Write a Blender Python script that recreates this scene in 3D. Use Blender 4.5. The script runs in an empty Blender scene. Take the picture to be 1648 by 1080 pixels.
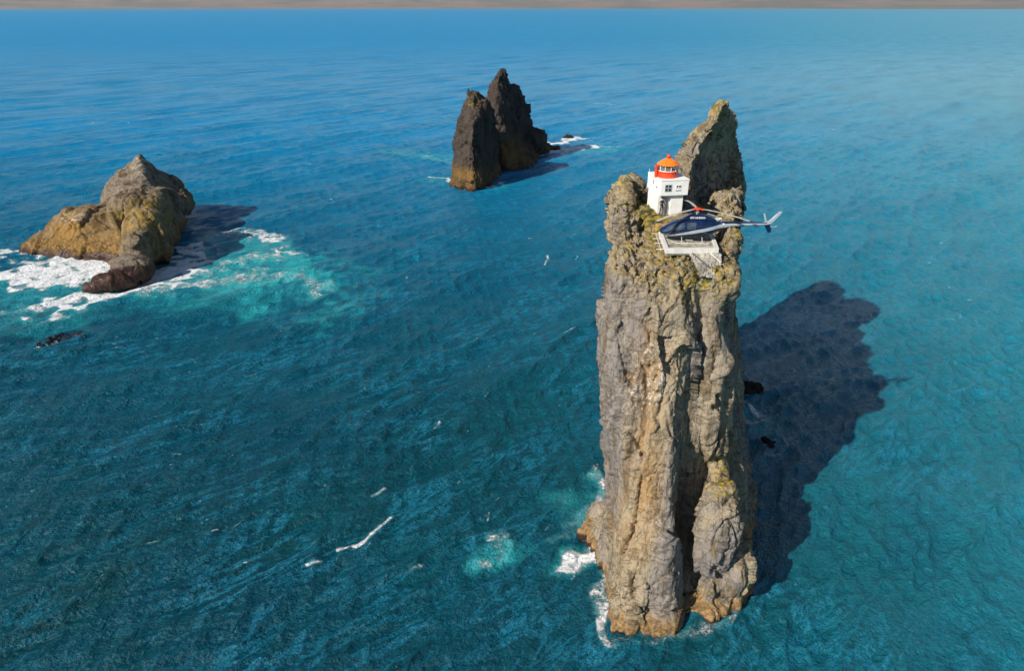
import bpy, bmesh, math, random
import numpy as np
from mathutils import Vector, Matrix

# ------------------------------------------------------------------ camera, light, exposure
SC = bpy.context.scene
COL = SC.collection
R = math.radians
SSS = 0.0
H = 56.0                      # camera height above the sea
F = 1100.0                    # focal length in photo pixels (photo 1648 wide)
PITCH = math.atan(530 / F)
SP, CP = math.sin(PITCH), math.cos(PITCH)

cd = bpy.data.cameras.new("camera")
cam = bpy.data.objects.new("camera", cd)
COL.objects.link(cam)
cam.location = (0, 0, H)
cam.rotation_euler = (R(90) - PITCH, 0, R(0))
cd.sensor_width = 36
cd.lens = 36 * F / 1648
cd.clip_start = 0.5
cd.clip_end = 80000
SC.camera = cam

SUN_AZ = R(48)                # shadows fall towards (sin, cos) of this azimuth
SUN_EL = R(34)
w = bpy.data.worlds.new("World")
SC.world = w
w.use_nodes = True
nt = w.node_tree
nt.nodes.clear()
sky = nt.nodes.new("ShaderNodeTexSky")
sky.sky_type = 'NISHITA'
sky.sun_disc = False
sky.sun_elevation = SUN_EL
sky.sun_rotation = SUN_AZ + math.pi
sky.altitude = 50
sky.air_density = 1.0
sky.dust_density = 0.1
sky.ozone_density = 1.2
bg = nt.nodes.new("ShaderNodeBackground")
bg.inputs["Strength"].default_value = 0.068
out = nt.nodes.new("ShaderNodeOutputWorld")
nt.links.new(sky.outputs[0], bg.inputs["Color"])
nt.links.new(bg.outputs[0], out.inputs["Surface"])

sl = bpy.data.lights.new("sun", 'SUN')
sl.energy = 5.0
sl.angle = R(0.53)
sl.color = (1.0, 0.93, 0.82)
sun = bpy.data.objects.new("sun", sl)
COL.objects.link(sun)
sdir = Vector((math.sin(SUN_AZ) * math.cos(SUN_EL), math.cos(SUN_AZ) * math.cos(SUN_EL), -math.sin(SUN_EL)))
sun.rotation_euler = sdir.to_track_quat('-Z', 'Y').to_euler()
sun.location = (-60, -60, 120)

SC.view_settings.view_transform = 'Standard'
SC.view_settings.look = 'None'
SC.view_settings.exposure = 0.38
SC.view_settings.gamma = 1.0
SC.view_settings.use_curve_mapping = False
SC.render.engine = 'CYCLES'
SC.cycles.max_bounces = 6
SC.cycles.sample_clamp_direct = 3.0
SC.cycles.sample_clamp_indirect = 2.0
SC.cycles.caustics_reflective = False
SC.cycles.caustics_refractive = False
SC.cycles.volume_bounces = 0

rnd = random.Random(7)

# ------------------------------------------------------------------ surveying helpers
def X(px, Y, z):
    """world x of something seen in photo column px, standing at distance Y and height z"""
    return (px - 824) / F * (Y * CP + (H - z) * SP)

def PT(px, row, Y):
    t = (row - 540) / F
    dn, fw = SP + t * CP, CP - t * SP
    d = Y / fw
    return Vector(((px - 824) / F * d, Y, H - dn * d))

def SEA(px, row):
    t = (row - 540) / F
    dn, fw = SP + t * CP, CP - t * SP
    d = H / dn
    return ((px - 824) / F * d, fw * d)

# ------------------------------------------------------------------ numpy gradient noise
_rs = np.random.RandomState(11)
_perm = _rs.permutation(256).astype(np.int32)
_perm = np.concatenate([_perm, _perm, _perm])
_g = _rs.normal(size=(256, 3)); _g /= np.linalg.norm(_g, axis=1)[:, None]
def noise(p):
    i = np.floor(p).astype(np.int64)
    f = p - i
    u = f * f * f * (f * (f * 6 - 15) + 10)
    i &= 255
    res = 0
    for dx in (0, 1):
        a = _perm[i[:, 0] + dx]
        for dy in (0, 1):
            b = _perm[a + i[:, 1] + dy]
            for dz in (0, 1):
                h = _perm[b + i[:, 2] + dz] & 255
                g = _g[h]
                v = g[:, 0] * (f[:, 0] - dx) + g[:, 1] * (f[:, 1] - dy) + g[:, 2] * (f[:, 2] - dz)
                wt = (u[:, 0] if dx else 1 - u[:, 0]) * (u[:, 1] if dy else 1 - u[:, 1]) * (u[:, 2] if dz else 1 - u[:, 2])
                res = res + v * wt
    return res * 1.5
def fbm(p, o=4, ridged=False):
    s, a, t = 0, 1.0, 0
    for k in range(o):
        n = noise(p * 2.03 ** k + 17.3 * k)
        if ridged: n = 1 - 2 * np.abs(n)
        s = s + n * a; t += a; a *= 0.5
    return s / t
def facet(p):
    """shattered planes: every cell gets its own height and tilt -> (height -.5...5, tilt)"""
    base = np.floor(p).astype(np.int64); best = np.full(len(p), 1e9); hh = np.zeros(len(p), np.int64); vec = np.zeros_like(p)
    for dx in (-1, 0, 1):
        for dy in (-1, 0, 1):
            for dz in (-1, 0, 1):
                c = base + np.array([dx, dy, dz]); m = c & 255
                h = _perm[_perm[_perm[m[:, 0]] + m[:, 1]] + m[:, 2]]
                d = p - (c + _j[h]); q = (d * d).sum(1); k = q < best
                best[k] = q[k]; hh[k] = h[k]; vec[k] = d[k]
    return _j[hh, 0] - 0.5, (vec * _g[hh]).sum(1)
_j = _rs.uniform(size=(256, 3))
def sstep(a, b, x):
    t = np.clip((x - a) / (b - a), 0, 1)
    return t * t * (3 - 2 * t)

# ------------------------------------------------------------------ material helpers
class NT:
    def __init__(s, name):
        s.m = bpy.data.materials.new(name); s.m.use_nodes = True
        s.t = s.m.node_tree; s.t.nodes.clear()
        s.out = s.t.nodes.new("ShaderNodeOutputMaterial")
    def n(s, typ, **kw):
        nd = s.t.nodes.new(typ)
        for k, v in kw.items(): setattr(nd, k, v)
        return nd
    def set(s, inp, v):
        if hasattr(v, "links") or isinstance(v, bpy.types.NodeSocket): s.t.links.new(v, inp)
        else: inp.default_value = v
    def coord(s, scale=(1, 1, 1), gen="Object"):
        tc = s.n("ShaderNodeTexCoord"); mp = s.n("ShaderNodeMapping")
        s.t.links.new(tc.outputs[gen], mp.inputs["Vector"])
        mp.inputs["Scale"].default_value = scale
        return mp.outputs[0]
    def noise(s, vec, scale, detail=4, rough=0.55, dist=0.0, lac=2.0):
        n = s.n("ShaderNodeTexNoise")
        s.set(n.inputs["Vector"], vec)
        n.inputs["Scale"].default_value = scale; n.inputs["Detail"].default_value = detail
        n.inputs["Roughness"].default_value = rough; n.inputs["Distortion"].default_value = dist
        n.inputs["Lacunarity"].default_value = lac
        return n.outputs[0]
    def ramp(s, v, a, b, c0=0.0, c1=1.0):
        n = s.n("ShaderNodeMapRange", interpolation_type='SMOOTHSTEP')
        s.set(n.inputs[0], v)
        for k, q in zip((1, 2, 3, 4), (a, b, c0, c1)): s.set(n.inputs[k], q)
        return n.outputs[0]
    def math(s, op, a, b=0.0, c=None, clamp=False):
        n = s.n("ShaderNodeMath", operation=op, use_clamp=clamp)
        s.set(n.inputs[0], a); s.set(n.inputs[1], b)
        if c is not None: s.set(n.inputs[2], c)
        return n.outputs[0]
    def mix(s, f, a, b):
        n = s.n("ShaderNodeMix", data_type='RGBA')
        s.set(n.inputs[0], f)
        for k, v in ((6, a), (7, b)):
            if isinstance(v, tuple): v = (*v[:3], 1)
            s.set(n.inputs[k], v)
        return n.outputs[2]
    def attr(s, name):
        return s.n("ShaderNodeAttribute", attribute_name=name).outputs["Fac"]
    def bump(s, h, dist, strength=1.0, nrm=None):
        n = s.n("ShaderNodeBump")
        s.set(n.inputs["Height"], h); n.inputs["Distance"].default_value = dist
        n.inputs["Strength"].default_value = strength
        if nrm is not None: s.set(n.inputs["Normal"], nrm)
        return n.outputs[0]
    def bsdf(s, color, rough=0.8, nrm=None, metal=0.0, **kw):
        b = s.n("ShaderNodeBsdfPrincipled")
        if isinstance(color, tuple): color = (*color[:3], 1)
        s.set(b.inputs["Base Color"], color); s.set(b.inputs["Roughness"], rough)
        s.set(b.inputs["Metallic"], metal)
        if nrm is not None: s.set(b.inputs["Normal"], nrm)
        for k, v in kw.items(): s.set(b.inputs[k.replace("_", " ")], v)
        s.t.links.new(b.outputs[0], s.out.inputs[0])
        return s.m

def plain(name, col, rough=0.6, var=0.12, scale=3.0, metal=0.0, bump=0.0, dirt=None, **kw):
    """painted / plain surface with a little procedural mottling and grime"""
    s = NT(name)
    c = s.coord()
    f = s.noise(c, scale, 5, 0.6)
    dark = tuple(v * (1 - var * 2) for v in col)
    lite = tuple(min(1, v * (1 + var)) for v in col)
    cc = s.mix(s.ramp(f, 0.35, 0.65), dark, lite)
    if dirt:
        d = s.ramp(s.noise(s.coord((1, 1, 0.35)), scale * 1.7, 5, 0.65), 0.52, 0.72)
        cc = s.mix(s.math('MULTIPLY', d, dirt[1]), cc, dirt[0])
    nr = s.bump(s.noise(c, scale * 6, 3), bump) if bump else None
    rr = s.ramp(f, 0.3, 0.7, rough * 0.85, min(1, rough * 1.15))
    return s.bsdf(cc, rr, nr, metal, **kw)

def rock_material(name, tan, grey, brown, dark, ochre, tide_h=3.0, wet_h=0.9, scale=1.0, bs=0.6):
    s = NT(name)
    c1 = s.coord((1, 1, 0.28)); c2 = s.coord((1, 1, 1)); c3 = s.coord((1, 1, 0.1))
    big = s.noise(c1, 0.16 / scale, 4, 0.6, 0.6)
    mid = s.noise(c1, 0.7 / scale, 6, 0.65, 0.4)
    fine = s.noise(c2, 3.2 / scale, 6, 0.7)
    streak = s.noise(c3, 1.6 / scale, 6, 0.65, 0.3)
    col = s.mix(s.ramp(big, 0.38, 0.62), tan, grey)
    col = s.mix(s.math('MULTIPLY', s.attr("grey"), s.ramp(mid, 0.25, 0.6)), col, grey)
    col = s.mix(s.math('MULTIPLY', s.ramp(mid, 0.5, 0.62), 0.85), col, brown)
    col = s.mix(s.math('MULTIPLY', s.ramp(streak, 0.55, 0.72), 0.5), col, tuple(min(1, v * 1.45) for v in tan))
    col = s.mix(s.math('MULTIPLY', s.ramp(fine, 0.52, 0.7), 0.45), col, dark)
    col = s.mix(s.math('MULTIPLY', s.ramp(s.noise(c2, 8.0 / scale, 4, 0.7), 0.56, 0.68), 0.2), col, tuple(min(1, v * 1.7) for v in tan))
    lines = s.math('ABSOLUTE', s.math('SUBTRACT', s.noise(s.coord((1, 1, 0.16)), 0.9 / scale, 5, 0.6, 0.5), 0.5))
    col = s.mix(s.ramp(lines, 0.018, 0.0, 0.0, 0.7), col, dark)
    lines = s.math('ABSOLUTE', s.math('SUBTRACT', s.noise(s.coord((0.4, 0.4, 1)), 0.5 / scale, 6, 0.65, 1.0), 0.5))
    col = s.mix(s.ramp(lines, 0.012, 0.0, 0.0, 0.55), col, dark)
    # ochre stained stone
    f = s.math('MULTIPLY', s.attr("ochre"), s.ramp(s.noise(c1, 0.8 / scale, 4, 0.6), 0.3, 0.55))
    col = s.mix(f, col, ochre)
    # yellow green lichen
    li = s.math('MULTIPLY', s.attr("lichen"), s.ramp(s.noise(c2, 1.3 / scale, 5, 0.7), 0.42, 0.58))
    lc = s.mix(s.ramp(s.noise(c2, 2.6 / scale, 3), 0.4, 0.62), (0.13, 0.12, 0.025), (0.42, 0.28, 0.04))
    col = s.mix(li, col, lc)
    # pale guano
    gu = s.math('MULTIPLY', s.attr("guano"), s.ramp(s.noise(c2, 2.0 / scale, 5, 0.75), 0.5, 0.62))
    col = s.mix(gu, col, (0.62, 0.56, 0.48))
    # band scoured by the waves, then black wet weed at the waterline
    z = s.n("ShaderNodeSeparateXYZ"); s.t.links.new(s.coord(), z.inputs[0])
    jz = s.math('ADD', z.outputs[2], s.math('MULTIPLY', s.math('SUBTRACT', mid, 0.5), tide_h * 1.6))
    tide = s.ramp(jz, tide_h, tide_h * 0.6)
    tcol = s.mix(s.ramp(fine, 0.4, 0.6), ochre, brown)
    col = s.mix(s.math('MULTIPLY', tide, 0.9), col, tcol)
    jz2 = s.math('ADD', z.outputs[2], s.math('MULTIPLY', s.math('SUBTRACT', mid, 0.5), wet_h * 2.0))
    jz2 = s.math("SUBTRACT", jz2, s.math("MULTIPLY", s.attr("wet"), 5.0))
    wet = s.ramp(jz2, wet_h, wet_h * 0.5)
    col = s.mix(wet, col, (0.045, 0.022, 0.015))
    h = s.math('ADD', s.math('MULTIPLY', mid, 1.0), s.math('MULTIPLY', fine, 0.5))
    h = s.math('ADD', h, s.math('MULTIPLY', s.noise(c2, 11 / scale, 4, 0.7), 0.14))
    h = s.math('ADD', h, s.math('MULTIPLY', streak, 0.7))
    h = s.math('ADD', h, s.ramp(lines, 0.0, 0.02, 0.0, 0.25))
    nr = s.bump(h, 0.55 * scale * bs, 0.8)
    rr = s.ramp(wet, 0, 1, 0.9, 0.35)
    return s.bsdf(col, rr, nr, Specular_IOR_Level=0.25)

M = {}
M["rock"] = rock_material("basalt_tuff", (0.33, 0.268, 0.18), (0.225, 0.202, 0.19), (0.15, 0.108, 0.06), (0.06, 0.045, 0.03), (0.38, 0.215, 0.075), 2.4, 0.6)
M["rock_ochre"] = rock_material("ochre_tuff", (0.17, 0.115, 0.042), (0.19, 0.16, 0.13), (0.07, 0.04, 0.016), (0.035, 0.022, 0.012), (0.26, 0.15, 0.04), 5.0, 2.4, 2.0, 0.28)
M["rock_dark"] = rock_material("dark_basalt", (0.066, 0.05, 0.041), (0.054, 0.045, 0.04), (0.05, 0.035, 0.026), (0.022, 0.017, 0.015), (0.17, 0.095, 0.028), 5.0, 1.1, 2.2, 0.45)
M["rock_wet"] = rock_material("wet_basalt", (0.03, 0.02, 0.016), (0.025, 0.02, 0.018), (0.02, 0.014, 0.012), (0.012, 0.01, 0.01), (0.04, 0.022, 0.014), 0.2, 0.1, 0.6)
M["white"] = plain("white_paint", (0.8, 0.79, 0.76), 0.55, 0.03, 1.5, dirt=((0.5, 0.44, 0.36), 0.35))
M["kerb"] = plain("white_kerb_paint", (0.66, 0.64, 0.6), 0.6, 0.06, 2.5, dirt=((0.42, 0.38, 0.3), 0.5))
M["concrete"] = plain("weathered_concrete", (0.36, 0.33, 0.27), 0.85, 0.25, 1.6, bump=0.02, dirt=((0.16, 0.14, 0.1), 0.6))
M["red"] = plain("red_paint", (0.75, 0.06, 0.015), 0.4, 0.08, 3)
M["orange"] = plain("orange_roof_paint", (0.82, 0.2, 0.015), 0.4, 0.1, 2.5)
M["steel"] = plain("steel", (0.6, 0.6, 0.58), 0.4, 0.1, 5, metal=0.3)
M["palesteel"] = plain("galvanised_bar", (0.62, 0.58, 0.5), 0.5, 0.1, 5)
M["rust"] = plain("rusty_iron", (0.42, 0.17, 0.06), 0.8, 0.25, 8)
M["greyframe"] = plain("grey_window_paint", (0.3, 0.33, 0.34), 0.5, 0.05, 4)
M["glass"] = plain("window_glass", (0.03, 0.04, 0.045), 0.08, 0.1, 2, Specular_IOR_Level=0.7)
M["lanternglass"] = NT("lantern_glass").bsdf((0.75, 0.8, 0.82), 0.05, None, 0.0, Transmission_Weight=0.85, IOR=1.2)
M["lens"] = plain("lantern_lens", (0.55, 0.5, 0.42), 0.1, 0.1, 8)
M["navy"] = plain("navy_paint", (0.005, 0.016, 0.06), 0.22, 0.15, 2, Coat_Weight=0.6)
M["teal"] = plain("dark_belly_paint", (0.006, 0.018, 0.03), 0.3, 0.2, 2)
M["silver"] = plain("silver_paint", (0.5, 0.53, 0.58), 0.3, 0.05, 2, metal=0.35)
M["bladegrey"] = plain("rotor_blade_paint", (0.42, 0.41, 0.36), 0.4, 0.06, 3)
M["canopy"] = plain("tinted_canopy_glass", (0.05, 0.07, 0.1), 0.05, 0.2, 2, Specular_IOR_Level=0.9)
M["hub"] = plain("rotor_hub_metal", (0.3, 0.32, 0.32), 0.35, 0.2, 8, metal=0.5)
M["black"] = plain("black_metal", (0.02, 0.02, 0.022), 0.5, 0.2, 5)
M["seat"] = plain("beige_seat", (0.4, 0.32, 0.24), 0.8, 0.1, 5)
M["skin"] = plain("skin", (0.5, 0.3, 0.2), 0.6, 0.05, 8)
M["cloth_dark"] = plain("dark_clothes", (0.035, 0.03, 0.035), 0.9, 0.2, 9)
M["hair"] = plain("dark_hair", (0.025, 0.016, 0.01), 0.8, 0.2, 20)
M["stone"] = plain("mortared_grey_stone", (0.42, 0.39, 0.34), 0.9, 0.25, 1.1, bump=0.04, dirt=((0.12, 0.1, 0.07), 0.6))
M["rock_joint"] = plain("dark_lime_joint", (0.13, 0.11, 0.085), 0.95, 0.2, 3)  # mortar colour, darker than the stones it holds
M["wood"] = plain("weathered_board", (0.38, 0.34, 0.27), 0.85, 0.2, 4)
M["grass"] = plain("coarse_grass", (0.14, 0.15, 0.03), 0.8, 0.35, 0.9)

# ------------------------------------------------------------------ mesh helpers
def tag(o, label=None, cat=None, group=None, kind=None):
    if label: o["label"] = label
    if cat: o["category"] = cat
    if group: o["group"] = group
    if kind: o["kind"] = kind
    return o

def empty(name, loc=(0, 0, 0), rz=0.0):
    o = bpy.data.objects.new(name, None); COL.objects.link(o)
    o.location = loc; o.rotation_euler = (0, 0, rz); o.empty_display_size = 0.3
    return o

def link(name, me, mat, parent=None):
    o = bpy.data.objects.new(name, me); COL.objects.link(o)
    if mat is not None:
        me.materials.clear()
        for m_ in (mat if isinstance(mat, (list, tuple)) else [mat]): me.materials.append(m_)
    if parent is not None: o.parent = parent
    return o

class MB:
    def __init__(s): s.b = bmesh.new()
    def box(s, lo, hi, rot=None, ctr=None):
        g = bmesh.ops.create_cube(s.b, size=1.0)["verts"]
        lo, hi = Vector(lo), Vector(hi); c = (lo + hi) / 2; d = hi - lo
        for v in g: v.co = Vector((v.co.x * d.x, v.co.y * d.y, v.co.z * d.z)) + c
        if rot is not None:
            for v in g: v.co = rot @ (v.co - Vector(ctr)) + Vector(ctr)
        return g
    def prism(s, pts, z0, z1):
        n = len(pts)
        a = [s.b.verts.new((x, y, z0)) for x, y in pts]
        t = [s.b.verts.new((x, y, z1)) for x, y in pts]
        s.b.faces.new(a[::-1]); s.b.faces.new(t)
        for i in range(n): s.b.faces.new((a[i], a[(i + 1) % n], t[(i + 1) % n], t[i]))
    def tube(s, pts, r, seg=8, r2=None):
        pts = [Vector(p) for p in pts]; rings = []
        for i, p in enumerate(pts):
            d = (pts[min(i + 1, len(pts) - 1)] - pts[max(i - 1, 0)]).normalized()
            u = d.orthogonal().normalized() if abs(d.z) > 0.99 else d.cross(Vector((0, 0, 1))).normalized()
            v_ = d.cross(u)
            rr = r if r2 is None else r + (r2 - r) * i / (len(pts) - 1)
            rings.append([s.b.verts.new(p + (u * math.cos(2 * math.pi * k / seg) + v_ * math.sin(2 * math.pi * k / seg)) * rr) for k in range(seg)])
        for a, b in zip(rings, rings[1:]):
            for k in range(seg): s.b.faces.new((a[k], a[(k + 1) % seg], b[(k + 1) % seg], b[k]))
        s.b.faces.new(rings[0][::-1]); s.b.faces.new(rings[-1])
    def lathe(s, prof, seg=16, c=(0, 0), ph=0.0):
        rings = []
        for r_, z in prof:
            rings.append([s.b.verts.new((c[0] + r_ * math.cos(ph + 2 * math.pi * k / seg), c[1] + r_ * math.sin(ph + 2 * math.pi * k / seg), z)) for k in range(seg)])
        for a, b in zip(rings, rings[1:]):
            for k in range(seg): s.b.faces.new((a[k], a[(k + 1) % seg], b[(k + 1) % seg], b[k]))
        s.b.faces.new(rings[0][::-1]); s.b.faces.new(rings[-1])
    def sheet(s, rows, close=False):
        vs = [[s.b.verts.new(p) for p in r_] for r_ in rows]
        for a, b in zip(vs, vs[1:]):
            n = len(a)
            for k in range(n if close else n - 1): s.b.faces.new((a[k], a[(k + 1) % n], b[(k + 1) % n], b[k]))
        return vs
    def build(s, name, mat, parent=None, bevel=0.0, smooth=False, rc=True):
        if rc: bmesh.ops.recalc_face_normals(s.b, faces=s.b.faces[:])
        if bevel: bmesh.ops.bevel(s.b, geom=s.b.edges[:], offset=bevel, segments=1, affect='EDGES', profile=0.5)
        me = bpy.data.meshes.new(name); s.b.to_mesh(me); s.b.free()
        if smooth: me.polygons.foreach_set("use_smooth", [True] * len(me.polygons))
        return link(name, me, mat, parent)

# ------------------------------------------------------------------ rock building
def chaikin(P, it=2):
    P = np.array(P, float)
    for _ in range(it):
        Q = np.roll(P, -1, axis=0)
        P = np.stack([P * 0.75 + Q * 0.25, P * 0.25 + Q * 0.75], 1).reshape(-1, 2)
    return P

class Rock:
    def __init__(s): s.V = []; s.Fc = []; s.n = 0
    def add(s, V, Fs):
        s.V.append(np.array(V, float)); s.Fc += [tuple(i + s.n for i in f) for f in Fs]; s.n += len(V)
    def rings(s, levels, it=2, sub=4):
        """levels: (z, [(px, Y), ...]) - plan outline at each height, read off the photograph"""
        L = [(z, np.array([(X(px, Y, z), Y) for px, Y in pts])) for z, pts in levels]
        out = []
        for (z0, a), (z1, b) in zip(L, L[1:]):
            for k in range(sub):
                t = k / sub; out.append((z0 + (z1 - z0) * t, a * (1 - t) + b * t))
        out.append(L[-1])
        m = None; V = []; Fs = []
        for z, p in out:
            q = chaikin(p, it); m = len(q)
            V += [(x, y, z) for x, y in q]
        for i in range(len(out) - 1):
            for k in range(m):
                Fs.append((i * m + k, i * m + (k + 1) % m, (i + 1) * m + (k + 1) % m, (i + 1) * m + k))
        Fs.append(tuple(range(m))[::-1]); Fs.append(tuple(range((len(out) - 1) * m, len(out) * m)))
        s.add(V, Fs)
    def blob(s, c, r, rot=0.0, tilt=0.0, p=2.4, seg=20):
        V = []; Fs = []
        e = 2.0 / p
        sg = lambda v, q: math.copysign(abs(v) ** q, v)
        rm = Matrix.Rotation(rot, 3, 'Z') @ Matrix.Rotation(tilt, 3, 'Y')
        n2 = seg // 2
        for i in range(1, n2):
            th = math.pi * i / n2 - math.pi / 2
            for k in range(seg):
                ph = 2 * math.pi * k / seg
                v = Vector((r[0] * sg(math.cos(th), e) * sg(math.cos(ph), e), r[1] * sg(math.cos(th), e) * sg(math.sin(ph), e), r[2] * sg(math.sin(th), e)))
                V.append(tuple(rm @ v + Vector(c)))
        a = len(V); V.append(tuple(rm @ Vector((0, 0, -r[2])) + Vector(c))); V.append(tuple(rm @ Vector((0, 0, r[2])) + Vector(c)))
        for i in range(n2 - 2):
            for k in range(seg): Fs.append((i * seg + k, i * seg + (k + 1) % seg, (i + 1) * seg + (k + 1) % seg, (i + 1) * seg + k))
        for k in range(seg):
            Fs.append((a, (k + 1) % seg, k)); Fs.append(((n2 - 2) * seg + k, (n2 - 2) * seg + (k + 1) % seg, a + 1))
        s.add(V, Fs)
    def mesh(s):
        me = bpy.data.meshes.new("rock"); me.from_pydata(np.concatenate(s.V).tolist(), [], s.Fc); me.update()
        return me

def remesh(me, size):
    o = bpy.data.objects.new("tmp", me); COL.objects.link(o)
    md = o.modifiers.new("r", 'REMESH'); md.mode = 'VOXEL'; md.voxel_size = size; md.adaptivity = 0; md.use_smooth_shade = True
    dg = bpy.context.evaluated_depsgraph_get()
    m2 = bpy.data.meshes.new_from_object(o.evaluated_get(dg), depsgraph=dg)
    bpy.data.objects.remove(o)
    return m2
def getv(me):
    a = np.empty(len(me.vertices) * 3, np.float32); me.vertices.foreach_get("co", a); return a.reshape(-1, 3).astype(float)
def getn(me):
    a = np.empty(len(me.vertices) * 3, np.float32); me.vertex_normals.foreach_get("vector", a); return a.reshape(-1, 3).astype(float)
def setv(me, v):
    me.vertices.foreach_set("co", v.astype(np.float32).ravel()); me.update()
def setattr_(me, name, v):
    a = me.attributes.new(name, 'FLOAT', 'POINT'); a.data.foreach_set("value", np.asarray(v, np.float32))
def spot(v, px, row, Y, r, ry=None, rz=None):
    """0..1 weight of an ellipsoidal patch round the place seen at (px, row) at distance Y"""
    c = PT(px, row, Y); q = np.stack([(v[:, 0] - c.x) / r, (v[:, 1] - c.y) / (ry or r * 2), (v[:, 2] - c.z) / (rz or r)], 1)
    return np.exp(-(q ** 2).sum(1))
def attrs(me, **kw):
    n = len(me.vertices)
    for k in ("grey", "ochre", "lichen", "guano", "wet"): setattr_(me, k, np.clip(kw.get(k, np.zeros(n)), 0, 1))
    me.polygons.foreach_set("use_smooth", [True] * len(me.polygons)); me.update()

def weather(me, s=1.0, amp=1.0, vert=0.3, keep=None, off=0.0, soft=1.0):
    """erosion: broad bulges, upright flutes, sharp cracks, knobbly fine relief"""
    v = getv(me); n = getn(me)
    q = v / s + off
    wrp = np.stack([noise(q * 0.22 + 5), noise(q * 0.22 + 31), noise(q * 0.22 + 77)], 1) * 2.2
    a = fbm((q + wrp) * [0.16, 0.16, 0.16 * vert * 1.5], 3) * 1.2
    wf = wrp * 0.22 + np.stack([noise(q * 1.3 + 3), noise(q * 1.3 + 13), noise(q * 1.3 + 23)], 1) * 0.10
    h1, t1 = facet((q + wf) * [0.27, 0.27, 0.27 * vert * 1.3] + 31)
    h2, t2 = facet((q + wf) * [0.75, 0.75, 0.75 * vert * 1.6] + 57)
    h3, t3 = facet((q + wf * 0.6) * [1.9, 1.9, 1.1] + 91)
    fct = h1 * 1.25 + t1 * 1.5 + h2 * 0.6 + t2 * 0.95 + h3 * 0.10 + t3 * 0.22
    b = fbm((q + wrp * 0.6) * [0.55, 0.55, 0.55 * vert], 4, True) * 0.3 * soft + fct
    cr = noise((q + wrp) * [0.3, 0.3, 0.3 * vert * 0.6] + 9)
    c = -np.exp(-(cr / 0.045) ** 2) * 0.8 * sstep(-0.3, 0.3, noise(q * 0.2 + 3))
    cr2 = noise((q + wrp * 0.5) * [0.9, 0.9, 0.4] + 40)
    c2 = -np.exp(-(cr2 / 0.06) ** 2) * 0.2
    d = fbm(q * [1.1, 1.1, 0.5] + 2, 4) * 0.16 * soft
    e = fbm(q * [3.1, 3.1, 1.6] + 8, 3, True) * 0.07 * soft
    k = 1.0 if keep is None else keep
    t = (a + b + c + c2 + d + e) * amp * s * k
    v = v + n * t[:, None]
    setv(me, v)

# ---- the tall stack with the lighthouse
_l = PT(1066, 344, 68.2); LXR, LZR = _l.x - 0.38, _l.z
rk = Rock()
BODY = [
 # 0 front-left, 1 front-mid, 2 rib crest, 3 crevice left, 4 crevice right, 5 buttress, 6 front-right, 7 right, 8 right-back, 9 back-right, 10 back-left, 11 left-back, 12 left
 (-4,  [(985, 47.5), (1040, 47.3), (1096, 47.2), (1108, 48.8), (1122, 49.0), (1140, 48.4), (1172, 48.6), (1202, 54), (1212, 62), (1185, 110), (1104, 108), (1000, 76), (975, 60)]),
 (1.0, [(988, 48.0), (1040, 47.6), (1096, 47.6), (1106, 49.6), (1124, 50.0), (1140, 48.8), (1170, 49.0), (1202, 54), (1212, 62), (1185, 110), (1104, 108), (1000, 76), (977, 60)]),
 (5, [(992, 50), (1040, 49.3), (1088, 49), (1094, 53), (1126, 54), (1132, 50.6), (1163, 50.2), (1190, 56.5), (1197, 67), (1173, 110), (1104, 108), (1000, 78), (976, 60)]),
 (9, [(992, 51.2), (1035, 50.3), (1084, 49.6), (1090, 54.6), (1128, 55.2), (1134, 51.4), (1167, 51), (1191, 57.5), (1197, 67), (1173, 110), (1104, 108), (1000, 78), (978, 60)]),
 (13.5, [(1000, 52.6), (1040, 51.6), (1092, 50.8), (1098, 55.6), (1138, 57), (1146, 55.4), (1171, 54.6), (1185, 60.5), (1190, 70), (1170, 110), (1104, 108), (1000, 78), (976, 62)]),
 (19, [(992, 53.6), (1040, 52.8), (1104, 52.6), (1109, 55.2), (1126, 56), (1134, 55.2), (1165, 55.4), (1172, 60.5), (1175, 69), (1165, 110), (1104, 108), (1000, 78), (970, 61)]),
 (25, [(978, 55.4), (1040, 54.4), (1110, 54.6), (1115, 57), (1127, 57.2), (1136, 56.2), (1161, 56.6), (1177, 62.5), (1180, 70), (1167, 110), (1104, 108), (1000, 78), (957, 60)]),
 (31, [(984, 56.8), (1040, 55.8), (1120, 56), (1124, 57.6), (1132, 57.8), (1139, 57), (1153, 57.6), (1169, 64.5), (1173, 71), (1169, 110), (1104, 108), (1006, 78), (966, 61)]),
 (34,  [(988, 57.6), (1040, 56.8), (1110, 57.2), (1125, 57.8), (1135, 57.8), (1150, 57.8), (1166, 58.6), (1182, 63), (1187, 67), (1186, 110), (1104, 108), (1010, 78), (974, 62)]),
 (35.4,[(1004, 59.6), (1040, 58.8), (1090, 58.8), (1110, 59.0), (1135, 59.4), (1150, 59.4), (1163, 60.6), (1176, 65), (1184, 70), (1184, 110), (1104, 108), (1012, 77), (984, 64)]),
]
rk.rings(BODY, it=2, sub=3)
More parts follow.
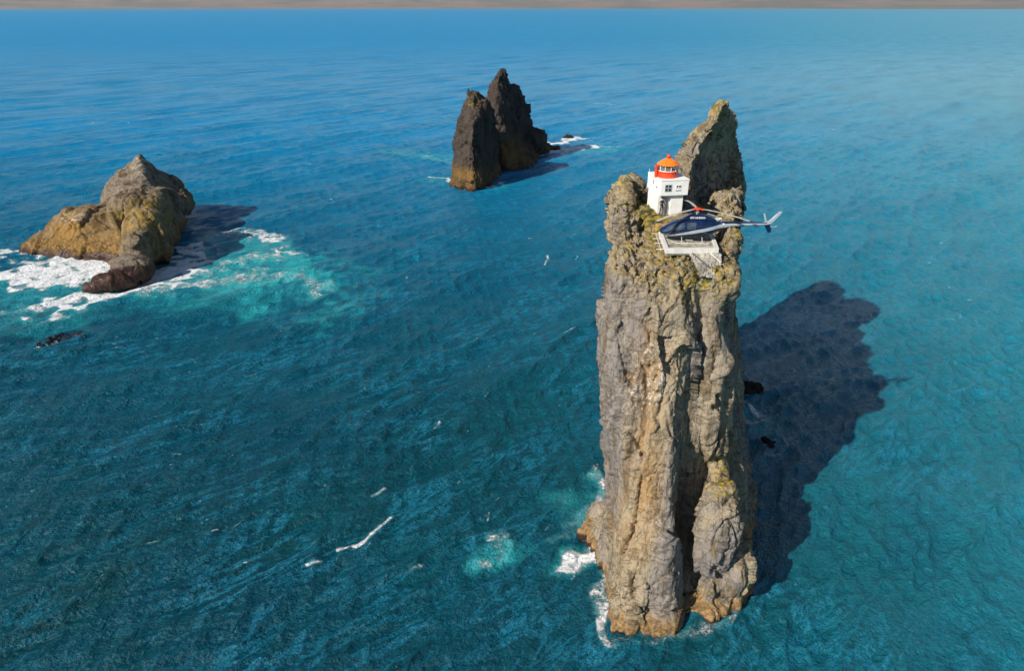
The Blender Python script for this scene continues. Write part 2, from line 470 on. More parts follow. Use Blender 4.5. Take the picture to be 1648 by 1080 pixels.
PEAK = [
 (28,   [(1083, 75), (1108, 71), (1138, 79), (1183, 93), (1183, 97), (1105, 97), (1078, 84)]),
 (36,   [(1088, 78), (1108, 73), (1140, 81), (1186, 93), (1186, 97), (1110, 96), (1080, 85)]),
 (39.5, [(1092, 79), (1110, 75), (1140, 82), (1178, 92), (1180, 96), (1120, 94), (1094, 85)]),
 (41.5, [(1105, 80), (1122, 76.5), (1148, 82.5), (1177, 90), (1179, 93), (1134, 91), (1110, 85)]),
 (43.0, [(1122, 80), (1138, 77.5), (1156, 82), (1180, 88), (1181, 90), (1148, 88), (1126, 84)]),
 (44.4, [(1142, 80), (1151, 78.5), (1163, 81.5), (1176, 85), (1176, 87), (1158, 86), (1146, 83)]),
 (46.1, [(1161, 81.4), (1164, 81), (1168, 81.8), (1172, 83), (1171, 83.6), (1166, 83.5), (1162, 82.6)]),
]
rk.rings(PEAK, it=0, sub=3)
def bl(px, row, Y, r, **kw): rk.blob(PT(px, row, Y), r, **kw)
bl(1006, 345, 73, (1.35, 2.6, 3.4), rot=0.2)              # wall of rock left of the lighthouse
bl(1022, 330, 76, (1.5, 2.0, 3.1))
bl(1002, 366, 67, (1.0, 2.2, 2.4))
rk.blob((LXR + 1.3, 70.2, LZR - 1.5), (2.9, 3.4, 1.5), p=4.0)   # bench under the lighthouse
rk.blob((LXR - 0.3, 67.0, LZR - 1.5), (1.7, 2.2, 1.3), p=2.6)
bl(1170, 395, 62.5, (1.15, 1.6, 1.9))                    # knob right of the helipad
bl(1172, 345, 74, (1.6, 3.0, 1.6))
bl(1146, 452, 58.6, (1.7, 1.5, 1.1))                     # ledge under the masonry
bl(1158, 812, 53.0, (1.6, 2.1, 2.2), p=3.2)              # buttress head
bl(1154, 860, 51.6, (1.8, 2.2, 4.5), p=3.4, tilt=0.08)
bl(1164, 930, 53, (1.6, 3.0, 4.6), p=3.4)
bl(972, 856, 61.5, (2.5, 3.2, 4.6), p=2.2, tilt=0.32)    # foot on the left side
bl(990, 880, 58.5, (1.9, 3.4, 3.4), p=2.4)
bl(1010, 990, 49.4, (1.8, 1.9, 2.2), p=2.6)
me = remesh(rk.mesh(), 0.3)
v = getv(me)
# hollows and shelves seen on the face
for px, row, Y, r, ry, rz, d in [
    (1122, 230, 77, 1.3, 2.5, 1.5, 1.8), (1146, 275, 78, 1.8, 3, 2.6, 2.2), (1150, 345, 75, 2.2, 3, 2.2, 1.5),
    (1029, 322, 71, 1.0, 3.5, 1.7, 2.5), (1128, 418, 58.4, 0.5, 1.2, 0.7, 0.8),
    (1004, 515, 56.5, 0.7, 2, 2.2, 0.7), (1018, 940, 50, 0.5, 1.6, 1.3, 1.0), (1060, 955, 49.5, 0.6, 1.6, 0.9, 0.5),
    (1142, 600, 57, 0.4, 1.5, 2.0, 0.6), (1150, 690, 56, 0.5, 1.5, 1.5, 1.0), (1165, 745, 55.5, 1.3, 1.8, 1.2, 1.4),
    (1108, 665, 54, 0.5, 1.5, 1.4, 0.6), (1000, 805, 54, 1.2, 2, 1.0, 1.0), (1165, 1000, 50, 0.7, 1.5, 0.5, 0.6)]:
    v[:, 1] += spot(v, px, row, Y, r, ry, rz) * d
# bulges towards the sea on the lit face
for px, row, Y, r, ry, rz, d in [
    (985, 555, 58, 1.3, 3, 2.2, -0.9), (1068, 880, 50, 1.2, 2.5, 5.0, -0.7), (1075, 700, 53, 0.9, 2, 5.0, -0.5),
    (1095, 560, 55, 0.7, 2, 4, -0.5), (1165, 600, 57, 0.7, 2, 3.0, -0.5), (1040, 480, 56, 1.2, 2, 4, -0.4)]:
    v[:, 1] += spot(v, px, row, Y, r, ry, rz) * d
# wave-cut notch above the waterline
v[:, 1] += 0.9 * np.exp(-((v[:, 2] - 2.4) / 0.7) ** 2) * sstep(56, 51, v[:, 1])
setv(me, v)
me = remesh(me, 0.115)
v = getv(me)
cx = np.array([X(1085, 68, 36)])[0]
flat = 1 - 0.8 * sstep(33.8, 35.2, v[:, 2]) * np.exp(-(((v[:, 0] - 16.5) / 4.0) ** 2 + ((v[:, 1] - 67) / 8.5) ** 2) ** 2)
flat *= 1 - 0.45 * sstep(53, 50, v[:, 1]) * sstep(6, 1, v[:, 2])
weather(me, 1.3, 0.5, 0.12, flat, 0.0, 0.55); weather(me, 0.42, 0.13, 0.2, flat, 5.0, 0.3)
v = getv(me); n = getn(me)
# pitted crumbly top
tp = sstep(31.5, 35, v[:, 2] + noise(v * 0.4) * 1.5)
pit = fbm(v * [1.2, 1.2, 1.2] + 50, 4)
v += n * (tp * flat * sstep(41, 37, v[:, 2]) * (pit * 0.3 - 0.4 * np.exp(-(noise(v * 1.1 + 21) / 0.09) ** 2)))[:, None]
# nothing of the ledge pokes through the helipad and the lighthouse floor
inpad = (v[:, 0] > 13.2) & (v[:, 0] < 20.0) & (v[:, 1] > 58.2) & (v[:, 1] < 66.0) & (v[:, 2] > 33)
v[inpad, 2] = np.minimum(v[inpad, 2], 35.75)
setv(me, v)
nz = getn(me)[:, 2]
S = lambda *a, **k: spot(v, *a, **k)
gr = S(985, 560, 58, 2.0, 5, 5.0) * 1.6 + S(1082, 800, 51, 1.1, 5, 6.5) * 1.8 + S(1060, 930, 50, 1.6, 5, 3) + S(1150, 830, 53, 1.2, 5, 1.2) * 0.6 + S(1000, 500, 57, 1.4, 5, 4) + sstep(42, 45, v[:, 2]) * 0.4
oc = S(988, 760, 62, 1.1, 8, 3.2) * 1.6 + S(1045, 610, 55, 1.4, 5, 5) * 0.6 + S(1040, 780, 52, 1.2, 5, 5) * 0.6 + S(1068, 355, 66, 1.2, 5, 1.5)
lch = (S(1062, 365, 64, 0.9, 6, 1.7) * 1.5 + S(1040, 343, 69, 1.2, 5, 1.0) * 1.3 + S(1160, 172, 82, 1.6, 4, 1.0) + S(1168, 772, 53, 1.5, 4, 1.1) * 1.6 + S(1135, 445, 58, 2.2, 4, 1.7) * 1.3
       + S(1000, 310, 70, 1.3, 5, 1.3) * 0.5 + S(1170, 385, 63, 1.2, 4, 1.4) + S(1130, 970, 50, 2, 4, 1.5) * 0.6 + sstep(0.45, 0.8, nz) * sstep(31, 34, v[:, 2]) * 0.7)
gu = S(1050, 590, 55, 1.3, 4, 2.2) * 1.8 + S(1030, 630, 55, 1.6, 4, 1.6) * 1.2 + S(1070, 830, 51, 1.6, 4, 2.2) * .6 + S(1125, 460, 58, 0.8, 3, 0.6) * 1.2 + S(1130, 262, 78, .8, 3, .8)
attrs(me, grey=gr, ochre=oc, lichen=lch, guano=gu)
stack = link("sea_stack", me, M["rock"])
tag(stack, "tall tan sea stack in front carrying the white lighthouse and the helipad on its top", "sea stack")

# ---- low ochre rock on the left
rk = Rock()
rk.rings([      # the pointed main mass, standing furthest back
 (-3, [(150, 176), (205, 168), (250, 170), (285, 190), (290, 205), (240, 208), (170, 200)]),
 (4.5, [(153.1, 176), (205.3, 169), (248.1, 171), (286.1, 190), (295.6, 205), (238.6, 207), (170.2, 200)]),
 (7.65, [(155.0, 177), (205.3, 170), (248.1, 172), (286.1, 190), (305.1, 202), (243.3, 205), (170.2, 199)]),
 (10.35, [(158.8, 178), (205.3, 172), (248.1, 173), (286.1, 190), (298.4, 200), (248.1, 202), (174.0, 198)]),
 (12.6, [(162.6, 181), (205.3, 176), (238.6, 176), (271.9, 191), (288.0, 197), (248.1, 198), (179.7, 195)]),
 (14.85, [(181.6, 183), (205.3, 180), (234.8, 179), (255.7, 191), (261.4, 195), (236.7, 194), (193.0, 193)]),
 (17.1, [(205.3, 184), (217.7, 182), (231.0, 182), (242.4, 186), (242.4, 190), (227.2, 191), (210.1, 190)]),
 (18.45, [(214.8, 185), (220.6, 184), (228.2, 184), (232.9, 186), (232.9, 189), (225.3, 190), (217.7, 189)]),
 (20.34, [(221.5, 186), (223.4, 185.5), (225.3, 185.5), (227.2, 186.5), (226.2, 188), (224.3, 188), (222.4, 187)]),
], it=1)
rk.rings([      # the long low shoulder running down to the left
 (-3, [(28, 163), (60, 160), (110, 158), (165, 157), (215, 156), (225, 172), (150, 182), (60, 172), (30, 167)]),
 (1.5, [(34, 164), (62, 161), (110, 159.5), (165, 158), (213, 157), (225, 172), (150, 181), (64, 171), (38, 167)]),
 (4.05, [(62.0, 166), (82.0, 163), (120.0, 162), (165.0, 160), (210.0, 159), (225.0, 172), (150.0, 180), (90.0, 172), (68.0, 168)]),
 (7.2, [(82.0, 167), (100.0, 165), (130.0, 164), (168.0, 165), (205.0, 163), (222.0, 173), (155.0, 179), (108.0, 173), (88.0, 170)]),
 (9.45, [(100.0, 169), (118.0, 168), (140.0, 167.5), (170.0, 169), (200.0, 167), (215.0, 173), (158.0, 177), (120.0, 173), (106.0, 171)]),
], it=1)
for px, row, Y, r, kw in [
    (213, 345, 163, (5.2, 5.5, 6.0), dict(rot=0.2)), (236, 350, 164, (5.0, 5, 6.0), {}), (240, 385, 157, (4.8, 6, 7.0), {}), (228, 400, 151, (3.8, 5, 5.2), dict(tilt=0.2)),
    (216, 434, 144, (4.4, 3.0, 3.0), dict(rot=0.35)), (186, 452, 140.5, (5.0, 2.4, 1.8), dict(rot=0.4)), (160, 460, 139, (3.4, 1.7, 0.9), dict(rot=0.4)),
    (286, 328, 186, (4.2, 6, 3.8), {}), (262, 345, 176, (3.8, 6, 7.0), {}), (268, 378, 166, (2.2, 5, 3.6), {}), (255, 400, 158, (2.4, 4, 3.6), {})]:
    rk.blob(PT(px, row, Y), r, **kw)
me = remesh(rk.mesh(), 0.7)
v = getv(me)
for px, row, Y, r, ry, rz, d in [(155, 362, 162, 3.6, 6, 1.8, 5.0), (180, 355, 163, 2.5, 6, 1.6, 4.0), (262, 325, 178, 5, 8, 2.6, 4.0), (295, 362, 180, 3, 9, 2.0, 5), (205, 385, 157, 1.6, 5, 5, 2.0), (210, 300, 180, 1.2, 4, 3.0, 1.2)]:
    v[:, 1] += spot(v, px, row, Y, r, ry, rz) * d
setv(me, v)
me = remesh(me, 0.27)
weather(me, 2.4, 0.2, 0.4, None, 3.0, 0.5); weather(me, 0.9, 0.09, 0.4, None, 13.0, 0.4)
v = getv(me)
S = lambda *a, **k: spot(v, *a, **k)
attrs(me, wet=S(200, 446, 142, 8, 6, 3.0) * 1.5, grey=sstep(11, 14, v[:, 2] + noise(v * 0.2) * 3) * 1.5, ochre=S(110, 375, 163, 7, 12, 5) + S(235, 350, 160, 4, 9, 5) * 1.2 + S(180, 380, 160, 6, 12, 3) * .6,
      lichen=S(245, 360, 158, 3, 8, 4) * 0.8 + S(225, 335, 163, 4, 12, 2) * 0.5, guano=S(228, 262, 184, 2, 5, 2.5) * 0.8 + S(120, 347, 168, 4, 8, 1.0) * 0.7 + S(195, 318, 176, 3, 8, 2) * 0.6)
tag(link("sea_stack", me, M["rock_ochre"]), "low ochre rock with a grey pointed peak and surf around its foot", "sea stack")

# ---- dark pair in the middle distance
rk = Rock()
rk.rings([
 (-3, [(720, 238), (745, 229), (766, 225), (792, 241), (811, 258), (795, 266), (740, 258)]),
 (3.84, [(726.4, 238), (747.1, 230), (766.0, 226), (788.5, 242), (805.6, 257), (792.1, 265), (744.4, 257)]),
 (9.6, [(729.1, 238), (747.1, 231), (766.0, 227), (786.7, 242), (804.7, 256), (789.4, 264), (746.2, 256)]),
 (16.32, [(730.9, 238), (748.0, 232), (765.1, 228), (784.0, 242), (802.9, 254), (787.6, 261), (748.0, 254)]),
 (22.08, [(741.7, 239), (751.6, 234), (766.0, 230), (780.4, 241), (797.5, 251), (784.0, 256), (753.4, 250)]),
 (25.92, [(747.1, 240), (754.3, 237), (765.1, 235), (776.8, 240), (789.4, 246), (776.8, 250), (757.0, 247)]),
 (28.32, [(750.7, 240), (756.1, 238), (764.2, 237), (771.4, 240), (775.0, 243), (767.8, 246), (757.0, 245)]),
 (29.952, [(754.3, 241), (757.9, 239), (763.3, 239), (767.8, 241), (768.7, 243), (764.2, 244), (757.9, 244)]),
], it=1)
rk.blob(PT(755, 152, 240), (0.8, 1.2, 2.8), p=1.8); rk.blob(PT(768, 156, 241), (1.1, 1.4, 2.2), p=1.9); rk.blob(PT(771, 200, 235), (1.4, 2, 2.0))
me = remesh(rk.mesh(), 0.7); v = getv(me)
for px, row, Y, r, ry, rz, d in [(768, 165, 237, 2.2, 4, 1.6, 1.8), (775, 210, 234, 2, 4, 5, 1.5)]: v[:, 1] += spot(v, px, row, Y, r, ry, rz) * d
setv(me, v); me = remesh(me, 0.34)
weather(me, 2.0, 0.45, 0.35, None, 9.0); weather(me, 0.9, 0.32, 0.4, None, 19.0); v = getv(me)
attrs(me, ochre=spot(v, 742, 282, 232, 8, 14, 2.5) * 1.6, lichen=spot(v, 762, 162, 238, 3, 4, 1.5) * 0.9, grey=spot(v, 745, 230, 236, 5, 8, 8) * .5)
tag(link("sea_stack", me, M["rock_dark"]), "dark column-shaped sea stack, the nearer of the two standing close together in the middle", "sea stack")

rk = Rock()
rk.rings([
 (-3, [(775, 272), (798, 262), (822, 258), (855, 264), (882, 292), (872, 312), (790, 304)]),
 (2.82, [(780.7, 272), (800.0, 263), (819.4, 260), (847.6, 266), (870.4, 290), (861.6, 306), (793.0, 300)]),
 (9.4, [(780.7, 271), (798.3, 263), (807.1, 260), (835.2, 272), (858.1, 290), (851.1, 298), (794.8, 292)]),
 (16.92, [(780.7, 271), (791.2, 265), (801.8, 261), (828.2, 275), (849.3, 291), (842.3, 296), (796.5, 289)]),
 (24.44, [(784.2, 271), (791.2, 267), (800.9, 263), (824.7, 276), (844.9, 287), (838.8, 291), (800.0, 286)]),
 (27.73, [(787.7, 272), (793.9, 269), (800.9, 265), (815.0, 275), (835.2, 284), (830.0, 287), (801.8, 283)]),
 (29.14, [(789.5, 272), (793.9, 269), (800.9, 266), (810.6, 274), (818.5, 281), (814.1, 284), (801.8, 281)]),
 (31.49, [(793.9, 273), (798.3, 270.5), (802.7, 269), (811.5, 275), (818.5, 280), (812.4, 282), (801.8, 280)]),
 (34.404, [(802.7, 273.5), (804.9, 272), (808.0, 271), (811.5, 274), (813.2, 277), (810.6, 278), (805.3, 277)]),
], it=1)
rk.blob(PT(829, 153, 280), (1.6, 2.4, 4.4), tilt=-0.15, p=1.8); rk.blob(PT(808, 130, 275), (1.2, 2, 3.4), tilt=0.12, p=1.8); rk.blob(PT(834, 168, 283), (2.0, 3, 3.5), p=2.0)
rk.blob(PT(868, 238, 294), (4.2, 6, 2.4)); rk.blob(PT(890, 237, 302), (3.0, 2, 0.9)); rk.blob(PT(860, 226, 284), (4.0, 6, 4.5))
me = remesh(rk.mesh(), 0.7); v = getv(me)
pass
setv(me, v); me = remesh(me, 0.36)
weather(me, 2.0, 0.45, 0.4, None, 15.0); weather(me, 0.9, 0.32, 0.4, None, 29.0); v = getv(me)
attrs(me, ochre=spot(v, 828, 246, 260, 7, 12, 4) * 1.5, grey=spot(v, 795, 160, 268, 4, 7, 7) * 0.6)
tag(link("sea_stack", me, M["rock_dark"]), "dark jagged sea stack with two horns behind the column-shaped one", "sea stack")

# ---- small wet rocks awash
M["rock_reef"] = plain("submerged_black_reef", (0.012, 0.022, 0.03), 0.3, 0.2, 1.0)
def small_rock(px, row, rs, rot, label, off, mat="rock_wet"):
    x, y = SEA(px, row); r_ = Rock()
    r_.blob((0, 0, -0.15 * rs[2]), rs, rot=rot, p=2.3)
    r_.blob((rs[0] * 0.4, rs[1] * 0.3, -0.1 * rs[2]), (rs[0] * 0.6, rs[1] * 0.7, rs[2] * 0.8), rot=rot + 0.6, p=2.3)
    me = remesh(r_.mesh(), max(0.09, min(rs) * 0.12))
    weather(me, max(0.3, min(rs[:2]) * 0.5), 0.5, 0.6, None, off)
    attrs(me)
    o = link("wet_rock", me, M[mat]); o.location = (x, y, 0)
    tag(o, label, "rock")
small_rock(1204, 627, (2.3, 1.6, 0.9), -0.3, "dark reddish rock awash right beside the tall stack, above the round one", 1)
small_rock(1236, 714, (0.65, 1.4, 0.6), 0.1, "small round black rock awash in the tall stack's shadow", 4)
small_rock(914, 221, (2.6, 1.6, 1.0), 0.3, "small dark rock in white surf right of the dark sea stacks", 7)
small_rock(97, 549, (4.2, 2.2, 0.32), 0.42, "flat dark rock just awash below the ochre rock at lower left", 2, "rock_reef")

# ------------------------------------------------------------------ the sea
def sea():
    aD = np.linspace(-44, 44, 780)
    ang = np.concatenate([np.linspace(-180, -46, 30), aD, np.linspace(46, 180, 30)])
    r1 = np.exp(np.arange(math.log(24), math.log(330), 0.0036))
    st, r2, q = 0.0036, [], r1[-1]
    while q < 26000:
        st = min(st * 1.012, 0.03) if q > 900 else min(st * 1.002, 0.0055); q *= 1 + st; r2.append(q)
    r2 = np.array(r2)
    r0 = np.array([1.0, 8.0, 15.0])
    rr = np.concatenate([r0, r1, r2])
    A, RR = np.meshgrid(np.radians(ang), rr)
    x = (RR * np.sin(A)).ravel(); y = (RR * np.cos(A)).ravel(); rad = RR.ravel()
    n = len(x)
    z = np.zeros(n); dxs = np.zeros(n); dys = np.zeros(n)
    rs = np.random.RandomState(5)
    cell = rad * np.interp(rad, [330, 900, 2500], [0.0036, 0.0055, 0.03])
    # crests run diagonally; the swell travels towards lower right / upper left
    main = math.radians(-42)
    wl = np.concatenate([rs.uniform(26, 60, 5), rs.uniform(12, 26, 8), rs.uniform(5, 12, 14), rs.uniform(2.2, 5, 24), rs.uniform(1.1, 2.2, 22)])
    grp = 0.55 + 0.9 * (noise(np.stack([x / 60, y / 45, x * 0], 1)) + 0.5)
    grp2 = 0.6 + 0.8 * (noise(np.stack([x / 14 + 9, y / 11, x * 0], 1)) + 0.5)
    for L in wl:
        spread = 0.22 if L > 10 else (0.32 if L > 4 else 0.5)
        th = main + rs.normal() * spread
        k = 2 * math.pi / L
        amp = (0.0025 if L > 26 else 0.0045 if L > 12 else 0.0045 if L > 5 else 0.009) * L * rs.uniform(0.6, 1.2)
        kx, ky = math.cos(th) * k, math.sin(th) * k
        ph = kx * x + ky * y + rs.uniform(0, 6.28)
        fade = sstep(0.5, 0.22, cell / L) * (grp if L > 5 else grp2) * amp
        cph = np.cos(ph); sph = np.sin(ph)
        z += fade * (cph + 0.18 * np.cos(2 * ph)); dxs -= kx / k * fade * sph; dys -= ky / k * fade * sph
    co = np.stack([x + dxs * 0.9, y + dys * 0.9, z], 1)
    nr, na = RR.shape
    # foam and aerated water, laid out where the surf is
    foam = np.zeros(n); aqua = np.zeros(n)
    jx = noise(np.stack([x / 3.2, y / 3.2, x * 0 + 3], 1)); jy = noise(np.stack([x / 3.2 + 40, y / 3.2, x * 0 + 3], 1))
    J2x = noise(np.stack([x / 14, y / 14, x * 0 + 7], 1)); J2y = noise(np.stack([x / 14 + 20, y / 14, x * 0 + 7], 1))
    def stroke(arr, pts, r, s, world=False, soft=1.0, jit=1.0):
        P = pts if world else [SEA(*p) for p in pts]
        if len(P) == 1: P = P * 2
        mx = max(p[0] for p in P) + 3 * r + 3; mn = min(p[0] for p in P) - 3 * r - 3
        my = max(p[1] for p in P) + 3 * r + 3; ny = min(p[1] for p in P) - 3 * r - 3
        ix = np.nonzero((x > mn) & (x < mx) & (y > ny) & (y < my))[0]
        if not len(ix): return
        qx = x[ix] + jit * r * (0.7 * jx[ix] + 0.8 * J2x[ix]); qy = y[ix] + jit * r * (0.7 * jy[ix] + 0.8 * J2y[ix])
        best = np.full(len(ix), 1e9)
        for (ax, ay), (bx, by) in zip(P, P[1:]):
            L2 = (bx - ax) ** 2 + (by - ay) ** 2 + 1e-9
            t = np.clip(((qx - ax) * (bx - ax) + (qy - ay) * (by - ay)) / L2, 0, 1)
            best = np.minimum(best, np.hypot(qx - ax - t * (bx - ax), qy - ay - t * (by - ay)))
        arr[ix] = np.maximum(arr[ix], s * sstep(r * 1.25, r * (0.6 - 0.5 * soft), best))
    FS = dict(soft=0.35)
    for a in [([(-40, 436), (60, 440), (130, 436), (200, 424)], 8.0, 1.0), ([(-40, 410), (30, 404)], 4, .9), ([(85, 490), (130, 482), (190, 470), (235, 462)], 6.0, 1.0),
              ([(242, 458), (285, 430), (312, 402)], 5.5, 1.0), ([(300, 440), (380, 425), (455, 405)], 6, .62), ([(330, 385), (390, 372), (445, 380)], 5, .66),
              ([(340, 455), (430, 440), (480, 460), (518, 468)], 4.5, .6), ([(245, 470), (330, 455)], 5, .7), ([(60, 410), (200, 405)], 4, .8), ([(430, 378), (450, 386)], 3, .9), ([(440, 405), (466, 408)], 2, .85),
              ([(872, 228), (900, 229), (940, 219)], 3.4, 1.2), ([(850, 252), (880, 246), (915, 241), (955, 236)], 4.0, 1.1), ([(955, 237), (1000, 236)], 2, .6), ([(722, 290), (748, 303), (790, 300), (806, 292)], 1.6, .9), ([(690, 287), (722, 288)], 2, .7),
              ([(806, 270), (845, 260), (872, 247)], 2.2, .95), ([(690, 250), (722, 262)], 3, .5), ([(960, 165), (985, 168)], 2.5, .6), ([(1040, 140), (1180, 150)], 4, .35),
              ([(955, 775), (985, 792)], 1.6, .72), ([(912, 905), (930, 885), (945, 865), (956, 850)], 2.4, 1.0), ([(940, 895), (972, 905)], 2.0, .85), ([(965, 940), (985, 985), (978, 1010)], 0.9, .75),
              ([(978, 1036), (1010, 1026), (1060, 1024), (1110, 1024), (1150, 1010), (1176, 1008), (1204, 960)], 0.8, .5), ([(972, 1000), (978, 1036)], .7, .75), ([(962, 940), (972, 985)], 1.0, .7), ([(968, 885), (970, 940)], .8, .6), ([(966, 750), (960, 800)], 1.2, .6), ([(778, 905), (790, 885), (808, 868)], 1.6, .5), ([(790, 862), (805, 850)], 1.0, .6), ([(890, 830), (940, 825)], 3, .45),
              ([(1184, 612), (1192, 625)], 1.2, .95), ([(1188, 640), (1205, 650), (1217, 672)], 0.9, .8), ([(1185, 662), (1200, 680), (1222, 680)], 0.8, .72), ([(1190, 705), (1215, 705), (1228, 735), (1245, 735)], 0.5, .62), ([(1225, 700), (1246, 700)], .4, .55)]:
        stroke(foam, a[0], a[1], min(a[2] * 0.9, 0.95), soft=0.6, jit=1.5)
    for a in [([(-40, 460), (40, 480), (100, 500)], 10, .6), ([(270, 440), (380, 430), (480, 460)], 17, 1.0), ([(360, 385), (440, 395)], 10, .8), ([(290, 490), (430, 485)], 10, .45), ([(120, 450), (250, 470)], 10, .8), ([(60, 520), (120, 510)], 9, .35),
              ([(775, 905), (805, 875)], 3.0, .7), ([(900, 815), (950, 825)], 4, .4), ([(905, 905), (970, 880)], 2.6, .8), ([(1188, 640), (1215, 700)], 3.5, .5), ([(640, 245), (740, 255)], 10, .45), ([(700, 290), (800, 300)], 6, .5),
              ([(870, 245), (990, 240)], 9, .5), ([(960, 780), (985, 800)], 3, .6)]:
        stroke(aqua, *a, soft=1.2)
    # breaking crests
    caps = [([(548, 889), (575, 882), (600, 862), (612, 850)], .45, 1.0), ([(620, 845), (634, 835)], .4, 1.0), ([(497, 914), (520, 906)], .28, .95), ([(600, 797), (620, 786)], .28, .9), ([(876, 425), (884, 408)], .45, .85),
            ([(903, 543), (920, 538)], .6, .7), ([(702, 692), (710, 686)], .3, .9), ([(290, 664), (298, 661)], .4, .7), ([(783, 835), (785, 825)], .25, .8), ([(165, 570), (195, 560)], .5, .7), ([(650, 920), (680, 908)], .3, .6), ([(600, 940), (640, 930)], .25, .45), ([(1000, 185), (1010, 184)], 1, .6), ([(585, 628), (590, 630)], .3, .7)]
    for a in caps: stroke(foam, a[0], a[1] * 1.2, a[2] * 0.8, soft=0.8, jit=1.6)
    cr = np.random.RandomState(3)
    for i in range(420):
        px, row = cr.uniform(-60, 1700), 60 + 900 * cr.uniform() ** 1.7
        cx, cy = SEA(px, row)
        if px > 1000 and row > 600: continue
        L = 0.3 + 1.5 * cr.uniform() ** 2.5; a_ = main + math.pi / 2 + cr.normal() * 0.35
        L *= 1 + (cy > 150) * 0.8
        stroke(foam, [(cx, cy), (cx + L * math.cos(a_), cy + L * math.sin(a_))], cr.uniform(0.08, 0.22) * (1 + (cy > 120) * 1.4), cr.uniform(0.35, 0.72), True, 0.6, 2.0)
    co[:, 2] += np.clip(foam, 0, 1) * (0.12 + 0.25 * jx * jy)
    me = bpy.data.meshes.new("sea")
    i = np.arange(nr - 1)[:, None] * na + np.arange(na - 1)[None, :]
    q = np.stack([i, i + na, i + na + 1, i + 1], -1).reshape(-1, 4)[:, ::-1]
    me.vertices.add(n); me.vertices.foreach_set("co", co.astype(np.float32).ravel())
    me.loops.add(q.size); me.loops.foreach_set("vertex_index", q.ravel().astype(np.int32))
    me.polygons.add(len(q)); me.polygons.foreach_set("loop_start", (np.arange(len(q)) * 4).astype(np.int32))
    me.update(calc_edges=True)
    me.polygons.foreach_set("use_smooth", [True] * len(me.polygons))
    setattr_(me, "foam", foam); setattr_(me, "aqua", aqua)
    me.update()
    s = NT("sea_water")
    c = s.coord()
    cr_ = s.n("ShaderNodeMapping", vector_type="TEXTURE"); s.t.links.new(s.coord(), cr_.inputs["Vector"])
    cr_.inputs["Rotation"].default_value = (0, 0, main + 0.12); cr_.inputs["Scale"].default_value = (1, 3.2, 1)
    w1 = s.noise(cr_.outputs[0], 0.6, 6, 0.6, 0.2)
    w1 = s.math('SUBTRACT', 1.0, s.math('MULTIPLY', s.math('ABSOLUTE', s.math('SUBTRACT', w1, 0.5)), 3.0))
    w2 = s.noise(c, 1.7, 5, 0.6, 0.2)
    w4 = s.noise(cr_.outputs[0], 0.035, 4, 0.6, 0.3)
    w3 = s.noise(cr_.outputs[0], 0.13, 3, 0.5, 0.3)
    h = s.math('ADD', s.math('MULTIPLY', w1, 0.40), s.math('MULTIPLY', w2, 0.5))
    w5 = s.noise(cr_.outputs[0], 3.4, 4, 0.65, 0.3)
    h = s.math('ADD', h, s.math('MULTIPLY', w5, 0.3))
    h = s.math('ADD', h, s.math('MULTIPLY', w3, 0.45))
    h = s.math('ADD', h, s.math('MULTIPLY', w4, 2.0))
    big = s.noise(c, 0.012, 4, 0.6, 0.5)
    col = s.mix(s.ramp(big, 0.35, 0.65), (0.0005, 0.043, 0.056), (0.001, 0.068, 0.088))
    sx = s.n("ShaderNodeSeparateXYZ"); s.t.links.new(c, sx.inputs[0])
    # sky reflection put into the water colour: bluer further out
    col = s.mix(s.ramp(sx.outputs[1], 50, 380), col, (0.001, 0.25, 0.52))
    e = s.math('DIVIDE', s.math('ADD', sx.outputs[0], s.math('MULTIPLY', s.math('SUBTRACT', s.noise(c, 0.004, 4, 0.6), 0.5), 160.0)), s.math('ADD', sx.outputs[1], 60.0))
    col = s.mix(s.math('MULTIPLY', s.ramp(e, -0.12, 0.85), 0.9), col, (0.02, 0.30, 0.39))  # pale sky glow on the right-hand water, painted into the colour
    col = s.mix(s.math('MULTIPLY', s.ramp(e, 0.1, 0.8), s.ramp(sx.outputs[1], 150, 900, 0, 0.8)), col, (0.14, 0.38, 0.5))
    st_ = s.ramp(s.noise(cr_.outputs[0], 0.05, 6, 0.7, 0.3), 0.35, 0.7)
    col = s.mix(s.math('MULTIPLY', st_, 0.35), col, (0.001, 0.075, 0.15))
    # pale sky reflections along the wave crests, painted into the water colour
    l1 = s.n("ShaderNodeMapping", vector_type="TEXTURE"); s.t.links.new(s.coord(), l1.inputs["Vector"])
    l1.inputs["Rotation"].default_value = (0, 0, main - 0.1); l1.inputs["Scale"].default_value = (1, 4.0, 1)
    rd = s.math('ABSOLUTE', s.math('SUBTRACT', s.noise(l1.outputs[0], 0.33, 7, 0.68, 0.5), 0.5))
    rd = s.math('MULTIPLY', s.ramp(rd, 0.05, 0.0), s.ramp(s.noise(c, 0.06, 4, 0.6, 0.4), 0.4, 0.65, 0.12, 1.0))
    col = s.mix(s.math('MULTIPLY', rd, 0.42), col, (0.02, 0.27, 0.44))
    aq = s.attr("aqua")
    aqn = s.math('MULTIPLY', aq, s.ramp(s.noise(c, 0.16, 5, 0.65, 0.5), 0.3, 0.6, 0.45, 1.0))
    col = s.mix(aqn, col, (0.025, 0.38, 0.41))
    fo = s.attr("foam")
    mk = s.math('MULTIPLY', s.ramp(fo, 0.05, 0.95), s.ramp(s.noise(c, 0.3, 6, 0.7, 0.6), 0.4, 0.62, 0.0, 0.75))
    col = s.mix(mk, col, (0.22, 0.58, 0.62))
    fn = s.noise(c, 0.55, 8, 0.72, 0.6)
    ff = s.noise(c, 2.4, 6, 0.75, 0.8)
    thr = s.math('ADD', s.math('MULTIPLY', fn, 0.6), s.math('MULTIPLY', ff, 0.4))
    thr = s.math('MULTIPLY_ADD', thr, 2.6, -0.8)
